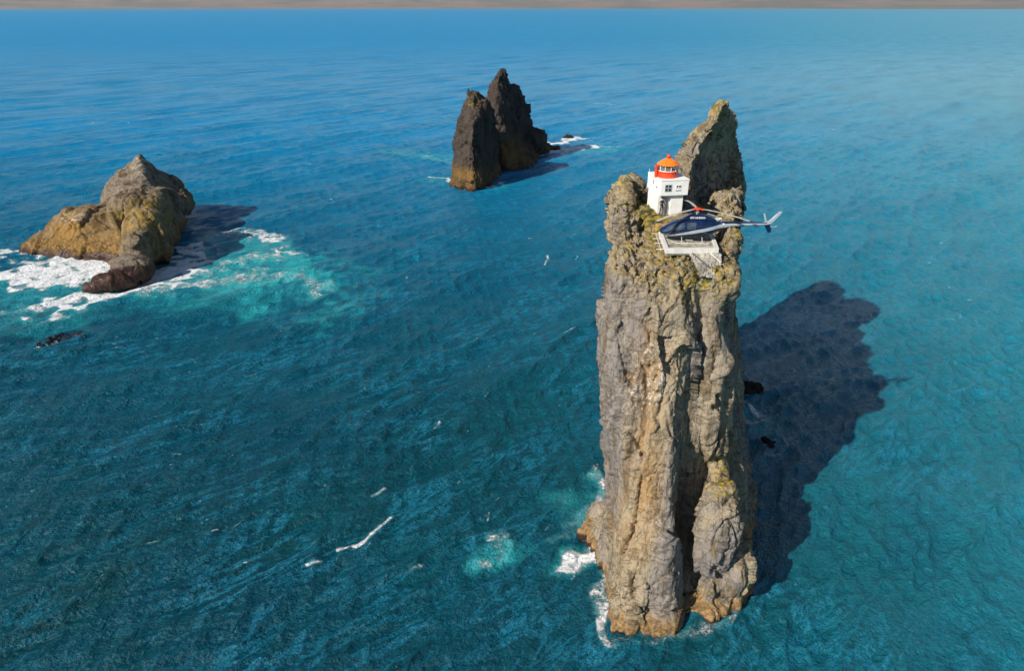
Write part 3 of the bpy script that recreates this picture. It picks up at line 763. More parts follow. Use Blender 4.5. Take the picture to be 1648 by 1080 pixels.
    lace = s.math('SUBTRACT', s.math('MULTIPLY', fo, 0.86), thr)
    fm = s.ramp(lace, -0.10, 0.16)
    fm = s.math('MULTIPLY', fm, s.ramp(fo, 0.02, 0.25))
    col = s.mix(fm, col, (0.78, 0.8, 0.82))
    ro = s.math('MAXIMUM', s.ramp(fm, 0, 1, 0.19, 0.9), s.ramp(sx.outputs[1], 80, 1500, 0.12, 0.42))
    nr_ = s.bump(s.math('ADD', h, s.math('MULTIPLY', fm, 0.3)), 0.78, 1.0)
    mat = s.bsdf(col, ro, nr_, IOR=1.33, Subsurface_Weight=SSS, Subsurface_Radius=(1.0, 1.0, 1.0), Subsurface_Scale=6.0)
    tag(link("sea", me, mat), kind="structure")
sea()

# ------------------------------------------------------------------ far coast on the horizon
def coast():
    na, nh = 400, 14
    rs = np.linspace(0, 1, nh); V = []; Fs = []
    A = np.linspace(R(-75), R(75), na)
    prof = 560 + 200 * fbm(np.stack([A * 5, A * 0, A * 0 + 2.5], 1), 4) + 60 * fbm(np.stack([A * 60, A * 0, A * 0 + 6.5], 1), 3)
    for j, t in enumerate(rs):
        rad = 24000 + 8000 * t
        hh = -3 + prof * t ** 1.3 * (1 + 0.3 * noise(np.stack([A * 30, A * 0 + t * 4, A * 0], 1)) * (t > 0))
        V += [(rad * math.sin(a), rad * math.cos(a), h_) for a, h_ in zip(A, hh)]
    for j in range(nh - 1):
        for i in range(na - 1): Fs.append((j * na + i, j * na + i + 1, (j + 1) * na + i + 1, (j + 1) * na + i))
    me = bpy.data.meshes.new("hills"); me.from_pydata(V, [], Fs); me.update()
    s = NT("coastal_sand_and_scrub")
    c = s.coord((1, 1, 6))
    col = s.mix(s.ramp(s.noise(c, 0.0006, 6, 0.65), 0.4, 0.62), (0.2, 0.15, 0.11), (0.12, 0.11, 0.08))
    tag(link("hills", me, s.bsdf(col, 0.95)), kind="structure")
coast()

def haze():
    m = MB(); m.box((-34000, -34000, -7), (34000, 34000, 1300))
    s = NT("sea_air")
    pv = s.n("ShaderNodeVolumePrincipled")
    pv.inputs["Color"].default_value = (0.72, 0.82, 0.95, 1)
    pv.inputs["Density"].default_value = 0.000012
    pv.inputs["Anisotropy"].default_value = 0.2
    s.t.links.new(pv.outputs[0], s.out.inputs["Volume"])
    tag(m.build("haze", s.m), kind="stuff")
haze()

# ------------------------------------------------------------------ lighthouse
LX, LY = PT(1066, 344, 68.2).x - 0.38, 68.2
LZ = PT(1066, 344, 68.2).z
def lighthouse():
    t = empty("lighthouse", (LX, LY, LZ), R(9))
    tag(t, "small square white lighthouse with an orange lantern roof on top of the tall stack", "lighthouse")
    # local frame: near corner of the body at the origin, x to the right, y away, z up
    W, D, HB, HU = 2.45, 3.35, 1.92, 1.5
    m = MB(); m.box((0.0, 0.32, -1.2), (1.15, D, HB)); m.build("wall", M["white"], t, 0.012)          # recessed bay
    m = MB(); m.box((1.16, 0.0, -1.2), (W, D + 0.004, HB)); m.build("wall", M["white"], t, 0.012)      # projecting bay
    m = MB(); m.box((-0.08, 0.30, -1.2), (-0.003, D, HB)); m.build("buttress", M["white"], t, 0.01)
    m = MB(); m.box((-0.16, -0.34, HB + 0.004), (W + 0.3, D + 0.25, HB + HU)); m.build("upper_storey", M["white"], t, 0.02)
    m = MB(); m.box((-0.20, -0.38, HB + HU + 0.003), (W + 0.34, D + 0.29, HB + HU + 0.10)); m.build("roof_slab", M["white"], t, 0.012)
    # ledge and lintel above the door
    m = MB(); m.box((-0.02, -0.02, HB - 0.16), (1.14, 0.30, HB - 0.02)); m.build("lintel", M["white"], t, 0.01)
    # door in the bay
    d = MB(); d.box((0.30, 0.285, -0.05), (1.02, 0.317, 1.68)); d = d.build("door", M["greyframe"], t, 0.006)
    m = MB(); m.tube([(0.93, 0.27, 0.8), (0.93, 0.22, 0.8), (0.85, 0.22, 0.8)], 0.016, 6); m.build("handle", M["black"], d)
    # upper windows
    def window(x0, x1, z0, z1, y, nx, nz, mat=M["greyframe"]):
        f = MB()
        b = 0.045
        f.box((x0, y - 0.035, z0), (x0 + b, y - 0.002, z1)); f.box((x1 - b, y - 0.035, z0), (x1, y - 0.002, z1))
        f.box((x0 + b, y - 0.034, z0), (x1 - b, y - 0.002, z0 + b)); f.box((x0 + b, y - 0.034, z1 - b), (x1 - b, y - 0.002, z1))
        for i in range(1, nx):
            xx = x0 + (x1 - x0) * i / nx; f.box((xx - 0.018, y - 0.033, z0 + b), (xx + 0.018, y - 0.002, z1 - b))
        for j in range(1, nz):
            zz = z0 + (z1 - z0) * j / nz; f.box((x0 + b, y - 0.031, zz - 0.018), (x1 - b, y - 0.002, zz + 0.018))
        w_ = f.build("window", mat, t)
        for i in range(nx):
            for j in range(nz):
                g = MB(); xa = x0 + (x1 - x0) * i / nx; xb = x0 + (x1 - x0) * (i + 1) / nx
                za = z0 + (z1 - z0) * j / nz; zb = z0 + (z1 - z0) * (j + 1) / nz
                g.box((xa + 0.05, y - 0.014, za + 0.05), (xb - 0.05, y - 0.004, zb - 0.05)); g.build("pane", M["glass"], w_)
    yf = -0.34
    window(0.28, 0.98, HB + 0.42, HB + 1.12, yf, 2, 2)
    window(1.42, 1.98, HB + 0.76, HB + 1.06, yf, 2, 1, M["white"])
    m = MB(); m.box((1.42, yf - 0.03, HB + 0.46), (1.98, yf - 0.003, HB + 0.56)); m.build("vent", M["greyframe"], t)
    # small openings on the left side
    m = MB(); m.box((-0.185, 1.65, HB + 0.75), (-0.163, 1.95, HB + 1.15)); m.build("vent", M["greyframe"], t)
    m = MB(); m.lathe([(0.10, 0), (0.10, 0.03)], 10); o = m.build("vent", M["black"], t); o.location = (-0.165, 0.75, HB + 0.66); o.rotation_euler = (0, -R(90), 0)
    # lantern
    cx, cy, z0 = 0.98, 1.2, HB + HU + 0.11
    Rl = 1.03
    m = MB(); m.lathe([(Rl, z0), (Rl, z0 + 0.5), (Rl + 0.05, z0 + 0.52), (Rl + 0.05, z0 + 0.60), (Rl - 0.1, z0 + 0.62)], 20, (cx, cy)); m.build("lantern_base", M["red"], t)
    z1, z2 = z0 + 0.63, z0 + 1.20
    N = 10
    fr = MB()
    for k in range(N):
        a = 2 * math.pi * (k + .5) / N; p = (cx + 0.93 * math.cos(a), cy + 0.93 * math.sin(a))
        fr.tube([(p[0], p[1], z1), (p[0], p[1], z2)], 0.04, 6)
    fr.lathe([(0.97, z1 - 0.01), (0.97, z1 + 0.04), (0.85, z1 + 0.041)], 20, (cx, cy))
    frame = fr.build("lantern_frame", M["white"], t)
    for k in range(N):
        a0, a1 = 2 * math.pi * (k + .5) / N, 2 * math.pi * (k + 1.5) / N
        g = MB(); q = []
        for a, s_ in ((a0, 1), (a1, -1)):
            aa = a + s_ * 0.06; q.append((cx + 0.9 * math.cos(aa), cy + 0.9 * math.sin(aa)))
        q2 = [(cx + (p[0] - cx) * 0.985, cy + (p[1] - cy) * 0.985) for p in q]
        g.prism([q[0], q[1], q2[1], q2[0]], z1 + 0.05, z2 - 0.01); g.build("pane", M["lanternglass"], frame)
    m = MB(); m.lathe([(0.22, z1), (0.38, z1 + 0.12), (0.42, z1 + 0.3), (0.38, z1 + 0.5), (0.2, z1 + 0.6)], 14, (cx, cy)); m.build("lens", M["lens"], t, smooth=True)
    m = MB(); m.lathe([(1.12, z2), (1.14, z2 + 0.05), (0.72, z2 + 0.36), (0.24, z2 + 0.60), (0.16, z2 + 0.62)], N * 2, (cx, cy)); m.build("lantern_roof", M["orange"], t)
    ribs = MB()
    for k in range(N):
        a = 2 * math.pi * (k + .5) / N
        ribs.tube([(cx + r_ * math.cos(a), cy + r_ * math.sin(a), z2 + h_) for r_, h_ in ((1.13, 0.055), (0.72, 0.36), (0.24, 0.60))], 0.022, 5)
    ribs.build("roof_rib", M["orange"], t)
    m = MB(); m.lathe([(0.12, z2 + 0.61), (0.12, z2 + 0.68), (0.2, z2 + 0.74), (0.23, z2 + 0.84), (0.19, z2 + 0.94), (0.06, z2 + 1.0)], 14, (cx, cy)); m.build("ventilator_ball", M["red"], t, smooth=True)
    # red pipe with a cowl on the left
    bx, by = cx - 1.22, cy - 0.05
    m = MB(); m.tube([(bx, by, z0 - 0.01), (bx, by, z0 + 0.95)], 0.14, 10); m.lathe([(0.21, z0 + 0.96), (0.21, z0 + 1.14), (0.1, z0 + 1.2)], 12, (bx, by)); m.build("chimney", M["red"], t)
    for x_, y_ in ((W + .2, D + .15), (-.08, D + .15)):
        rl = MB(); rl.tube([(x_, y_, HB + HU + 0.1), (x_, y_, HB + HU + 0.45)], 0.02, 5); rl.build("rail_post", M["white"], t)
    return t
lighthouse()

# ------------------------------------------------------------------ helipad
PZ = 36.10
corner = [PT(1072, 404, 59.0), PT(1155, 405, 59.2), PT(1145, 377, 64.2), PT(1061, 375, 64.2)]
cor = [(p.x, p.y) for p in corner]
def lerp2(a, b, t): return (a[0] + (b[0] - a[0]) * t, a[1] + (b[1] - a[1]) * t)
def helipad():
    t = empty("helipad", (0, 0, 0))
    tag(t, "small concrete helipad edged with a raised white kerb under the helicopter", "helipad")
    m = MB(); m.prism(cor, PZ - 0.45, PZ); m.build("slab", M["concrete"], t, 0.015)
    cx = sum(c[0] for c in cor) / 4; cy = sum(c[1] for c in cor) / 4
    def inset(c, d):
        v_ = Vector((cx - c[0], cy - c[1])); v_.normalize(); return (c[0] + v_.x * d, c[1] + v_.y * d)
    outr = [inset(c, -0.10) for c in cor]; inn = [inset(c, 0.40) for c in cor]
    for i in range(4):
        j = (i + 1) % 4
        a, b, c_, d = outr[i], outr[j], inn[j], inn[i]
        m = MB(); m.prism([lerp2(a, b, .001), lerp2(b, a, .001), lerp2(c_, d, .001), lerp2(d, c_, .001)], PZ - 0.28, PZ + 0.17); m.build("kerb", M["kerb"], t, 0.012)
    return t
helipad()

def masonry():
    """rough stone wall that carries the pad's front right corner"""
    t = empty("stone_wall", (0, 0, 0))
    tag(t, "grey rubble stone wall propping the front of the helipad", "wall")
    top0, top1 = PT(1109, 408, 58.95), PT(1160, 408, 58.95)
    bot0, bot1 = PT(1128, 444, 57.4), PT(1164, 450, 57.4)
    core = MB()
    a, b, c_, d = top0, top1, bot1, bot0
    vs = [core.b.verts.new(p + Vector((0, k, 0))) for k in (0.12, 2.2) for p in (a, b, c_, d)]
    for f in ((0, 1, 2, 3), (7, 6, 5, 4), (0, 4, 5, 1), (1, 5, 6, 2), (2, 6, 7, 3), (3, 7, 4, 0)): core.b.faces.new([vs[i] for i in f])
    core.build("mortar", M["rock_joint"], t)
    rs = random.Random(4); NR = 8
    st = MB()
    for j in range(NR):
        v0, v1 = j / NR, (j + 1) / NR
        l, r_ = a.lerp(d, (v0 + v1) / 2), b.lerp(c_, (v0 + v1) / 2)
        u = 0.0; wd = (r_ - l).length
        while u < 0.97:
            du = min(1 - u, rs.uniform(0.25, 0.6) / wd)
            p = l.lerp(r_, u + du / 2)
            h_ = (a - d).length / NR
            g = st.box(p - Vector((du * wd / 2 - 0.03, rs.uniform(0.10, 0.24), h_ / 2 - 0.03)), p + Vector((du * wd / 2 - 0.03, 0.2, h_ / 2 - 0.03)),
                       Matrix.Rotation(rs.uniform(-0.07, 0.07), 3, 'Y'), p)
            for q in g: q.co += Vector((rs.uniform(-.02, .02), rs.uniform(-.03, .02), rs.uniform(-.02, .02)))
            u += du
    o = st.build("stone", M["stone"], t, 0.01); o["kind"] = "stuff"
    m = MB(); p, q = PT(1114, 407, 58.6), PT(1139, 428, 57.6); m.tube([p, q], 0.06, 6); m.build("iron_stay", M["black"], t)
    m = MB(); p, q = PT(1143, 407, 58.6), PT(1160, 422, 57.9); m.tube([p, q], 0.05, 6); m.build("iron_stay", M["palesteel"], t)
masonry()

def bar(px0, r0, px1, r1, Y, rad, mat, name, label, grp=None):
    m = MB(); m.tube([PT(px0, r0, Y), PT(px1, r1, Y)], rad, 7); o = m.build(name, M[mat])
    tag(o, label, "iron bar", grp)
def rungs():
    t = empty("steel_ladder", (0, 0, 0))
    tag(t, "pale steel rungs bridging from the rock to the left edge of the helipad", "ladder")
    for px0, px1, row, Y in ((1048, 1064, 376, 63.8), (1050, 1067, 384, 62.4), (1053, 1068, 391.5, 61.2), (1056, 1072, 401, 59.7)):
        m = MB(); p, q = PT(px0, row, Y), PT(px1, row, Y); q.z = p.z
        m.tube([p, q], 0.042, 7); m.build("rung", M["palesteel"], t)
    m = MB(); m.tube([PT(1056, 376, 63.9) - Vector((0, 0, .06)), PT(1064, 402, 59.6) - Vector((0, 0, .06))], 0.035, 6); m.build("side_rail", M["palesteel"], t)
rungs()
bar(1149, 403, 1176, 404, 60.2, 0.035, "rust", "iron_bar", "thin orange rusty bar standing out from the rock right of the helipad")
bar(1146, 384, 1172, 383, 63.0, 0.035, "rust", "iron_bar", "thin brown bar behind the helicopter's tail boom root")

# ------------------------------------------------------------------ helicopter
def helicopter():
    ORG = PT(1117, 383, 61.9); ORG.z = PZ
    t = empty("helicopter", ORG, R(180 - 4))
    t.scale = (0.96, 0.96, 0.96)
    tag(t, "navy helicopter with a silver stripe perched on the helipad beside the lighthouse", "helicopter")
    # local frame: x towards the nose, y to its left, z up
    ST = [  # x, half width, z bottom, z top, exponent
        (3.42, 0.10, 0.92, 1.08, 2.0), (3.30, 0.36, 0.76, 1.22, 2.2), (3.0, 0.62, 0.60, 1.40, 2.4), (2.6, 0.80, 0.52, 1.66, 2.6), (2.1, 0.92, 0.47, 1.98, 2.8),
        (1.5, 0.97, 0.45, 2.20, 3.0), (0.8, 0.98, 0.45, 2.27, 3.0), (0.0, 0.96, 0.46, 2.27, 3.0), (-0.8, 0.92, 0.46, 2.22, 2.8), (-1.35, 0.80, 0.55, 2.12, 2.6), (-1.7, 0.66, 0.86, 2.06, 2.5),
        (-2.1, 0.48, 0.98, 1.98, 2.4), (-2.6, 0.33, 1.24, 1.90, 2.2)]
    xs = np.array([s_[0] for s_ in ST])[::-1]
    def st(x): return [float(np.interp(x, xs, np.array([s_[k] for s_ in ST])[::-1])) for k in range(1, 5)]
    def surf(x, a, off=0.0):
        hw, zb, zt, e = st(x); ca, sa = math.cos(a), math.sin(a)
        cz, hz = (zb + zt) / 2, (zt - zb) / 2
        return Vector((x, (hw + off) * math.copysign(abs(ca) ** (2 / e), ca), cz + (hz + off) * math.copysign(abs(sa) ** (2 / e), sa)))
    m = MB()
    X_ = [3.45, 3.42, 3.36, 3.3, 3.15, 3.0, 2.8, 2.6, 2.35, 2.1, 1.8, 1.5, 1.15, .8, .4, 0, -.4, -.8, -1.15, -1.5, -1.8, -2.1, -2.35, -2.6]
    rows = [[surf(x, 2 * math.pi * k / 32, 0 if x < 3.43 else -0.09) for k in range(32)] for x in X_]
    vs = m.sheet(rows, True); m.b.faces.new(vs[0][::-1]); m.b.faces.new(vs[-1])
    body = m.build("fuselage", M["navy"], t, smooth=True)
    def patch(name, xa, xb, aa, ab, mat, off=0.012, nx=8, na_=6, side=1, xa2=None, xb2=None, parent=t):
        """curved panel on the hull: a from aa (low) to ab (high); xa2/xb2 lean the ends"""
        p = MB(); rows = []
        for j in range(na_ + 1):
            f = j / na_; a = aa + (ab - aa) * f
            x0 = xa + ((xa2 if xa2 is not None else xa) - xa) * f; x1 = xb + ((xb2 if xb2 is not None else xb) - xb) * f
            r_ = []
            for i in range(nx + 1):
                q = surf(x0 + (x1 - x0) * i / nx, a, off); q.y *= side; r_.append(q)
            rows.append(r_)
        vs = p.sheet(rows)
        # returns to the hull give the panel its edge
        rim = [q for q in rows[0]] + [r_[-1] for r_ in rows[1:]] + rows[-1][-2::-1] + [r_[0] for r_ in rows[-2:0:-1]]
        back = [Vector((q.x, q.y * 0.985, q.z)) for q in rim]
        a_ = [p.b.verts.new(q) for q in rim]; b_ = [p.b.verts.new(q) for q in back]
        for k in range(len(rim)): p.b.faces.new((a_[k], a_[(k + 1) % len(rim)], b_[(k + 1) % len(rim)], b_[k]))
        o = p.build(name, mat, parent, smooth=True); return o
    for sd in (1, -1):
        w_ = patch("windscreen", 2.25, 3.22, 0.12, 0.95, M["canopy"], 0.013, side=sd, xa2=1.95, xb2=2.75)
        d = patch("door", 1.12, 2.14, -1.05, 0.80, M["navy"], 0.014, side=sd, xb2=1.80)
        patch("door_window", 1.22, 2.06, 0.02, 0.70, M["canopy"], 0.026, side=sd, xb2=1.76, parent=d)
        d = patch("door", 0.02, 1.06, -1.05, 0.80, M["navy"], 0.014, side=sd)
        patch("door_window", 0.12, 0.96, 0.02, 0.70, M["canopy"], 0.026, side=sd, parent=d)
        patch("chin_window", 2.55, 3.15, -0.85, -0.15, M["canopy"], 0.013, side=sd)
        # silver sweep along the flank
        p = MB(); rows = []
        for i in range(24):
            x = 2.75 - i * (2.75 + 2.55) / 23
            f = i / 23
            zc = 0.66 + 0.98 * min(1, f * 1.05) ** 0.9; wd = 0.05 + 0.10 * min(1, f * 2.2)
            hw, zb, zt, e = st(x); cz, hz = (zb + zt) / 2, (zt - zb) / 2
            r_ = []
            for k in range(4):
                zz = zc - wd + 2 * wd * k / 3
                s_ = max(-0.98, min(0.98, (zz - cz) / hz)); a = math.asin(math.copysign(abs(s_) ** (e / 2), s_))
                q = surf(x, a, 0.034); q.y *= sd; r_.append(q)
            rows.append(r_)
        p.sheet(rows)
        r0 = [Vector((q.x, q.y - sd * 0.03, q.z)) for q in [r_[0] for r_ in rows]]
        p.sheet([[r_[0] for r_ in rows], r0]); p.sheet([[r_[-1] for r_ in rows], [Vector((q.x, q.y - sd * 0.03, q.z)) for q in [r_[-1] for r_ in rows]]])
        p.build("stripe", M["silver"], t, smooth=True)
        # darker belly panel
        patch("belly_panel", -1.3, 2.2, -1.5, -0.30, M["teal"], 0.012, nx=20, side=sd)
    # engine deck
    m = MB(); rows = []
    for x, hw, z0, z1 in ((1.25, 0.25, 2.15, 2.30), (0.95, 0.46, 2.1, 2.50), (0.5, 0.52, 2.1, 2.72), (-0.2, 0.52, 2.08, 2.74), (-0.9, 0.46, 2.0, 2.62), (-1.5, 0.34, 1.95, 2.42), (-1.85, 0.2, 1.98, 2.25)):
        cz, hz = (z0 + z1) / 2, (z1 - z0) / 2
        rows.append([Vector((x, hw * math.copysign(abs(math.cos(a)) ** .7, math.cos(a)), cz + hz * math.copysign(abs(math.sin(a)) ** .7, math.sin(a)))) for a in [2 * math.pi * k / 20 for k in range(20)]])
    vs = m.sheet(rows, True); m.b.faces.new(vs[0][::-1]); m.b.faces.new(vs[-1])
    cowl = m.build("engine_cowling", M["navy"], t, smooth=True)
    for sd in (1, -1):
        m = MB(); m.box((-0.75, sd * 0.50 - 0.03, 2.35), (-0.2, sd * 0.50 + 0.03, 2.55)); m.build("air_intake", M["silver"], cowl, 0.01)
    m = MB(); m.tube([(-1.75, 0, 2.14), (-2.15, 0, 2.2), (-2.4, 0, 2.32)], 0.17, 12, 0.15); m.build("exhaust", M["steel"], t)
    m = MB(); m.tube([(-1.0, 0, 2.72), (-1.9, 0, 2.5), (-2.4, 0, 1.98)], 0.05, 8); m.build("drive_shaft_cover", M["silver"], t)
    # registration on the cowling, both sides
    for sd in (1, -1):
        cu = bpy.data.curves.new("registration", 'FONT'); cu.body = "OY-HIT"; cu.size = 0.26; cu.extrude = 0.004; cu.align_x = 'CENTER'; cu.space_character = 1.1; cu.offset = 0.006
        to = bpy.data.objects.new("tmp", cu); COL.objects.link(to)
        dg = bpy.context.evaluated_depsgraph_get(); tm = bpy.data.meshes.new_from_object(to.evaluated_get(dg), depsgraph=dg); bpy.data.objects.remove(to)
        o = link("registration", tm, M["white"], t)
        o.location = (0.22, sd * 0.545, 2.36); o.rotation_euler = (R(84), 0, R(180) if sd == 1 else 0)
    # tail boom
    m = MB(); rows = []
    bx = [(-2.2, 0.40, 1.62), (-3.2, 0.28, 1.72), (-4.4, 0.22, 1.78), (-5.6, 0.175, 1.82), (-6.7, 0.14, 1.85)]
    for x, r_, z in bx: rows.append([Vector((x, r_ * 0.85 * math.cos(2 * math.pi * k / 16), z + r_ * math.sin(2 * math.pi * k / 16))) for k in range(16)])
    vs = m.sheet(rows, True); m.b.faces.new(vs[0][::-1]); m.b.faces.new(vs[-1])
    boom = m.build("tail_boom", M["navy"], t, smooth=True)
    for sd in (1, -1):
        p = MB(); rows = []
        for x, r_, z in bx[:] + [(-7.05, 0.10, 1.9)]:
            if x > -2.3: x = -2.5
            rows.append([Vector((x, sd * (r_ * 0.85 * math.cos(a) + 0.012), z + (r_ + 0.0) * math.sin(a))) for a in (-0.55, -0.2, 0.15, 0.5)])
        p.sheet(rows); p.sheet([[Vector((q.x, q.y - sd * 0.03, q.z)) for q in [r_[0] for r_ in rows]], [r_[0] for r_ in rows]])
        p.build("stripe", M["silver"], boom, smooth=True)
    # fins
    def fin(name, pts, th, mat):
        f = MB(); a_ = [f.b.verts.new((x, th, z)) for x, z in pts]; b_ = [f.b.verts.new((x, -th, z)) for x, z in pts]
        f.b.faces.new(a_); f.b.faces.new(b_[::-1]); n_ = len(pts)
        for k in range(n_): f.b.faces.new((a_[k], b_[k], b_[(k + 1) % n_], a_[(k + 1) % n_]))
        f.build(name, M[mat], t, 0.012)
    fin("tail_fin", [(-6.35, 1.98), (-6.9, 2.16), (-7.75, 3.08), (-8.02, 3.10), (-7.85, 2.75), (-7.15, 1.86), (-6.8, 1.74)], 0.035, "silver")
    fin("lower_fin", [(-6.5, 1.76), (-7.02, 1.80), (-7.25, 1.25), (-7.2, 0.98), (-6.95, 0.98), (-6.75, 1.3)], 0.03, "navy")
    m = MB(); m.box((-5.75, -1.05, 1.80), (-5.35, -0.17, 1.85)); m.build("stabiliser", M["navy"], t, 0.01)
    m = MB(); m.box((-5.75, 0.17, 1.80), (-5.35, 1.05, 1.85)); m.build("stabiliser", M["navy"], t, 0.01)
    m = MB(); m.tube([(-6.75, -0.1, 1.9), (-6.75, -0.38, 1.9)], 0.06, 8); tr = m.build("tail_rotor_hub", M["hub"], t)
    for s_ in (1, -1):
        c_, d_ = math.cos(R(112)), math.sin(R(112))
        f = MB(); f.box((0.10, -0.36, -0.08), (0.92, -0.345, 0.08)); o = f.build("tail_rotor_blade", M["silver"], tr, 0.003)
        o.location = (-6.75, 0, 1.9); o.rotation_euler = (0, -R(70) + (0 if s_ > 0 else math.pi), 0)
    m = MB(); m.tube([(-6.9, 0, 1.62), (-7.5, 0, 1.55), (-7.75, 0, 1.66)], 0.03, 6); m.build("tail_guard", M["silver"], t)
    # mast, hub and three drooping blades
    m = MB(); m.lathe([(0.20, 2.70), (0.12, 2.85), (0.09, 3.1), (0.09, 3.2)], 12); mast = m.build("rotor_mast", M["hub"], t)
    m = MB(); m.lathe([(0.10, 3.12), (0.33, 3.14), (0.36, 3.2), (0.28, 3.27), (0.1, 3.3)], 12); m.build("rotor_hub", M["red"], t)
    m = MB(); m.lathe([(0.22, 2.86), (0.24, 2.92), (0.12, 2.96)], 12); m.build("swashplate", M["silver"], t)
    base = None
    for k, az in enumerate((R(33), R(152), R(272))):
        if base is None:
            f = MB(); rows = []
            for i in range(13):
                r_ = 0.35 + 4.65 * i / 12; z = 0.02 - 0.5 * (i / 12) ** 1.9; ch = 0.09 + 0.085 * min(1, i / 2)
                rows.append([Vector((r_, -ch * 0.6, z)), Vector((r_, -ch * 0.2, z + 0.028)), Vector((r_, ch * 1.3, z + 0.01)), Vector((r_, ch * 1.3, z - 0.005)), Vector((r_, -ch * 0.2, z - 0.02))])
            vs = f.sheet(rows, True); f.b.faces.new(vs[0][::-1]); f.b.faces.new(vs[-1])
            base = f.build("rotor_blade", M["bladegrey"], t, smooth=False); o = base
            f = MB(); f.box((0.22, -0.07, -0.05), (0.62, 0.07, 0.06)); g0 = f.build("blade_grip", M["red"], base, 0.012)
        else:
            o = base.copy(); COL.objects.link(o); o.parent = t
            g = g0.copy(); COL.objects.link(g); g.parent = o
        o.location = (0, 0, 3.2); o.rotation_euler = (0, 0, az)
    # landing gear
    for sd in (1, -1):
        m = MB(); m.tube([(2.35, sd * 1.05, 0.24), (2.1, sd * 1.05, 0.10), (1.8, sd * 1.05, 0.055), (-1.1, sd * 1.05, 0.055), (-1.25, sd * 1.05, 0.08)], 0.05, 8); sk = m.build("skid", M["palesteel"], t)
        for x in (1.35, -0.6):
            m = MB(); m.tube([(x, sd * 1.05, 0.09), (x, sd * 0.98, 0.36), (x, sd * 0.72, 0.56)], 0.045, 8); m.build("strut", M["silver"], sk)
        m = MB(); m.box((0.3, sd * 0.99 - 0.09, 0.36), (1.0, sd * 0.99 + 0.09, 0.39)); m.build("step", M["steel"], sk)
    # seats show as pale shapes through the glass
    return t
helicopter()

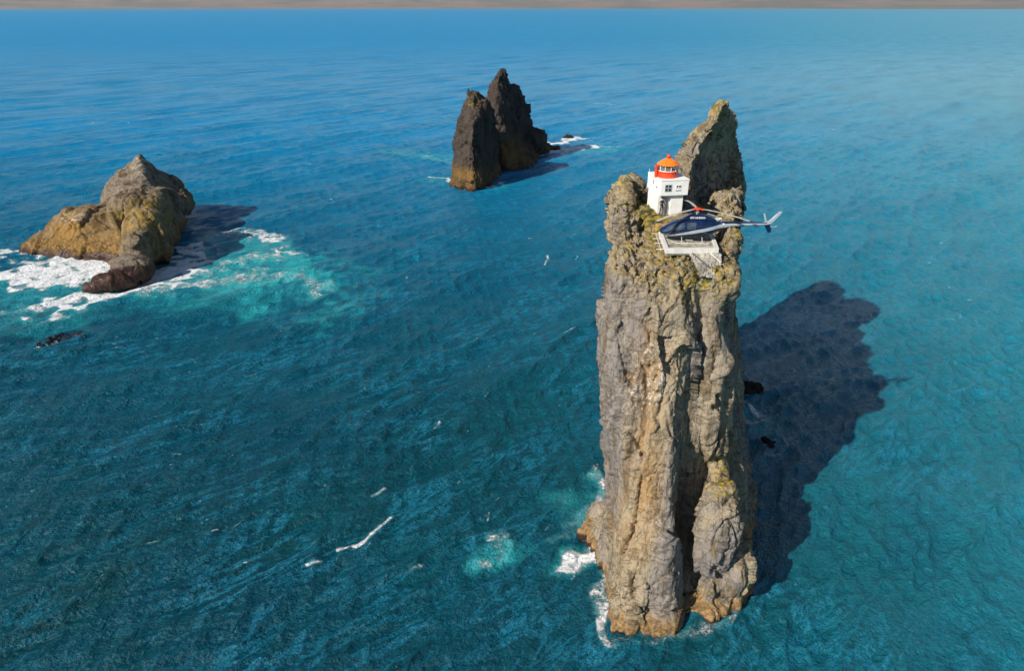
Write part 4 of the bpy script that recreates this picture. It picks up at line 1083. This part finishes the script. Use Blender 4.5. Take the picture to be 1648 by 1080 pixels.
# ------------------------------------------------------------------ person by the lighthouse door
def person():
    M3 = Matrix.Rotation(R(9), 3, 'Z')
    base = Vector((LX, LY, LZ)) + M3 @ Vector((0.20, -0.16, -0.03))
    t = empty("person", base, R(9 + 10))
    tag(t, "person in dark clothes standing feet apart at the lighthouse wall", "person")
    me = bpy.data.meshes.new("body")
    P = [((0, 0, .92), .13), ((0, 0, 1.10), .12), ((0, 0, 1.28), .15), ((0, 0.01, 1.42), .13), ((0, 0, 1.50), .055), ((0, -.02, 1.60), .09), ((0, -.02, 1.70), .085),
         ((-.17, 0, 1.40), .06), ((-.26, .03, 1.15), .045), ((-.20, -.10, .95), .035), ((-.17, -.14, .88), .035),
         ((.17, 0, 1.40), .06), ((.27, .02, 1.14), .045), ((.30, -.08, .92), .035), ((.30, -.11, .84), .035),
         ((-.11, 0, .82), .09), ((-.16, -.03, .48), .065), ((-.20, .0, .10), .045), ((-.22, -.12, .05), .04),
         ((.11, 0, .82), .09), ((.16, -.03, .48), .065), ((.19, .0, .10), .045), ((.22, -.12, .05), .04)]
    E = [(0, 1), (1, 2), (2, 3), (3, 4), (4, 5), (5, 6), (3, 7), (7, 8), (8, 9), (9, 10), (3, 11), (11, 12), (12, 13), (13, 14), (0, 15), (15, 16), (16, 17), (17, 18), (0, 19), (19, 20), (20, 21), (21, 22)]
    # five fingers on each hand
    for h_, sx in ((10, -1), (14, 1)):
        hx = Vector(P[h_][0])
        for k in range(5):
            off = Vector((sx * (-0.03 + 0.015 * k) if k else sx * -0.045, -0.015 + 0.006 * k, -0.075 if k else -0.035))
            P.append((tuple(hx + off), .009)); E.append((h_, len(P) - 1))
            P.append((tuple(hx + off * 1.45 + Vector((0, -.012, 0))), .008)); E.append((len(P) - 2, len(P) - 1))
    me.from_pydata([p[0] for p in P], E, [])
    o = bpy.data.objects.new("tmp", me); COL.objects.link(o)
    sk = o.modifiers.new("s", 'SKIN'); ss = o.modifiers.new("u", 'SUBSURF'); ss.levels = 1; ss.render_levels = 1
    for i, d in enumerate(me.skin_vertices[0].data): d.radius = (P[i][1], P[i][1] * (0.8 if i in (0, 1, 2, 3) else 1)); d.use_root = (i == 0)
    dg = bpy.context.evaluated_depsgraph_get(); m2 = bpy.data.meshes.new_from_object(o.evaluated_get(dg), depsgraph=dg); bpy.data.objects.remove(o)
    b = link("body", m2, [M["cloth_dark"], M["skin"], M["black"]], t)
    for p in m2.polygons:
        c = p.center; p.use_smooth = True
        p.material_index = 1 if (c.z > 1.50 or (abs(c.x) > .14 and .7 < c.z < .93 and c.y < -.06)) else (2 if c.z < .12 else 0)
    m = MB(); m.lathe([(0.05, 1.60), (0.105, 1.64), (0.11, 1.72), (0.08, 1.80), (0.02, 1.825)], 12, (0, 0.01)); m.build("hair", M["hair"], b, smooth=True)
    m = MB(); m.lathe([(0.012, -0.0), (0.02, 0.02), (0.008, 0.04)], 6, (0, -0.115)); nn = m.build("nose", M["skin"], b); nn.location = (0, 0, 1.62)
person()

# ------------------------------------------------------------------ grass tufts on the ledges
def grass():
    me0 = stack.data; v = getv(me0); n = getn(me0)
    wgt = (spot(v, 1135, 448, 58, 2.0, 3, 1.5) * 1.2 + spot(v, 1060, 362, 64, 0.9, 5, 1.4) + spot(v, 1040, 343, 69, 1.2, 4, 0.8) + spot(v, 1160, 170, 82, 1.2, 3, 0.8) * 0.6 + spot(v, 1168, 768, 53, 1.2, 3, 0.6) + spot(v, 1170, 385, 63, 1, 3, 1) * .6) * sstep(0.1, 0.6, n[:, 2]) * sstep(-0.1, 0.3, noise(v * 1.1 + 60) + 0.1)
    rs = np.random.RandomState(9)
    pick = rs.choice(len(v), 2600, p=wgt / wgt.sum())
    V = []; Fs = []
    for i in pick:
        for b in range(5):
            a = rs.uniform(0, 6.28); L = rs.uniform(.06, .2); p = v[i] + rs.normal(size=3) * 0.04
            dx, dy = math.cos(a) * .018, math.sin(a) * .018; lx, ly = rs.normal(size=2) * .06
            k = len(V); V += [(p[0] - dx, p[1] - dy, p[2] - .02), (p[0] + dx, p[1] + dy, p[2] - .02), (p[0] + lx, p[1] + ly, p[2] + L)]; Fs.append((k, k + 1, k + 2))
    me = bpy.data.meshes.new("grass"); me.from_pydata(V, [], Fs); me.update()
    tag(link("grass", me, M["grass"]), "coarse yellow green grass on the ledges of the tall stack", "grass", kind="stuff")
grass()
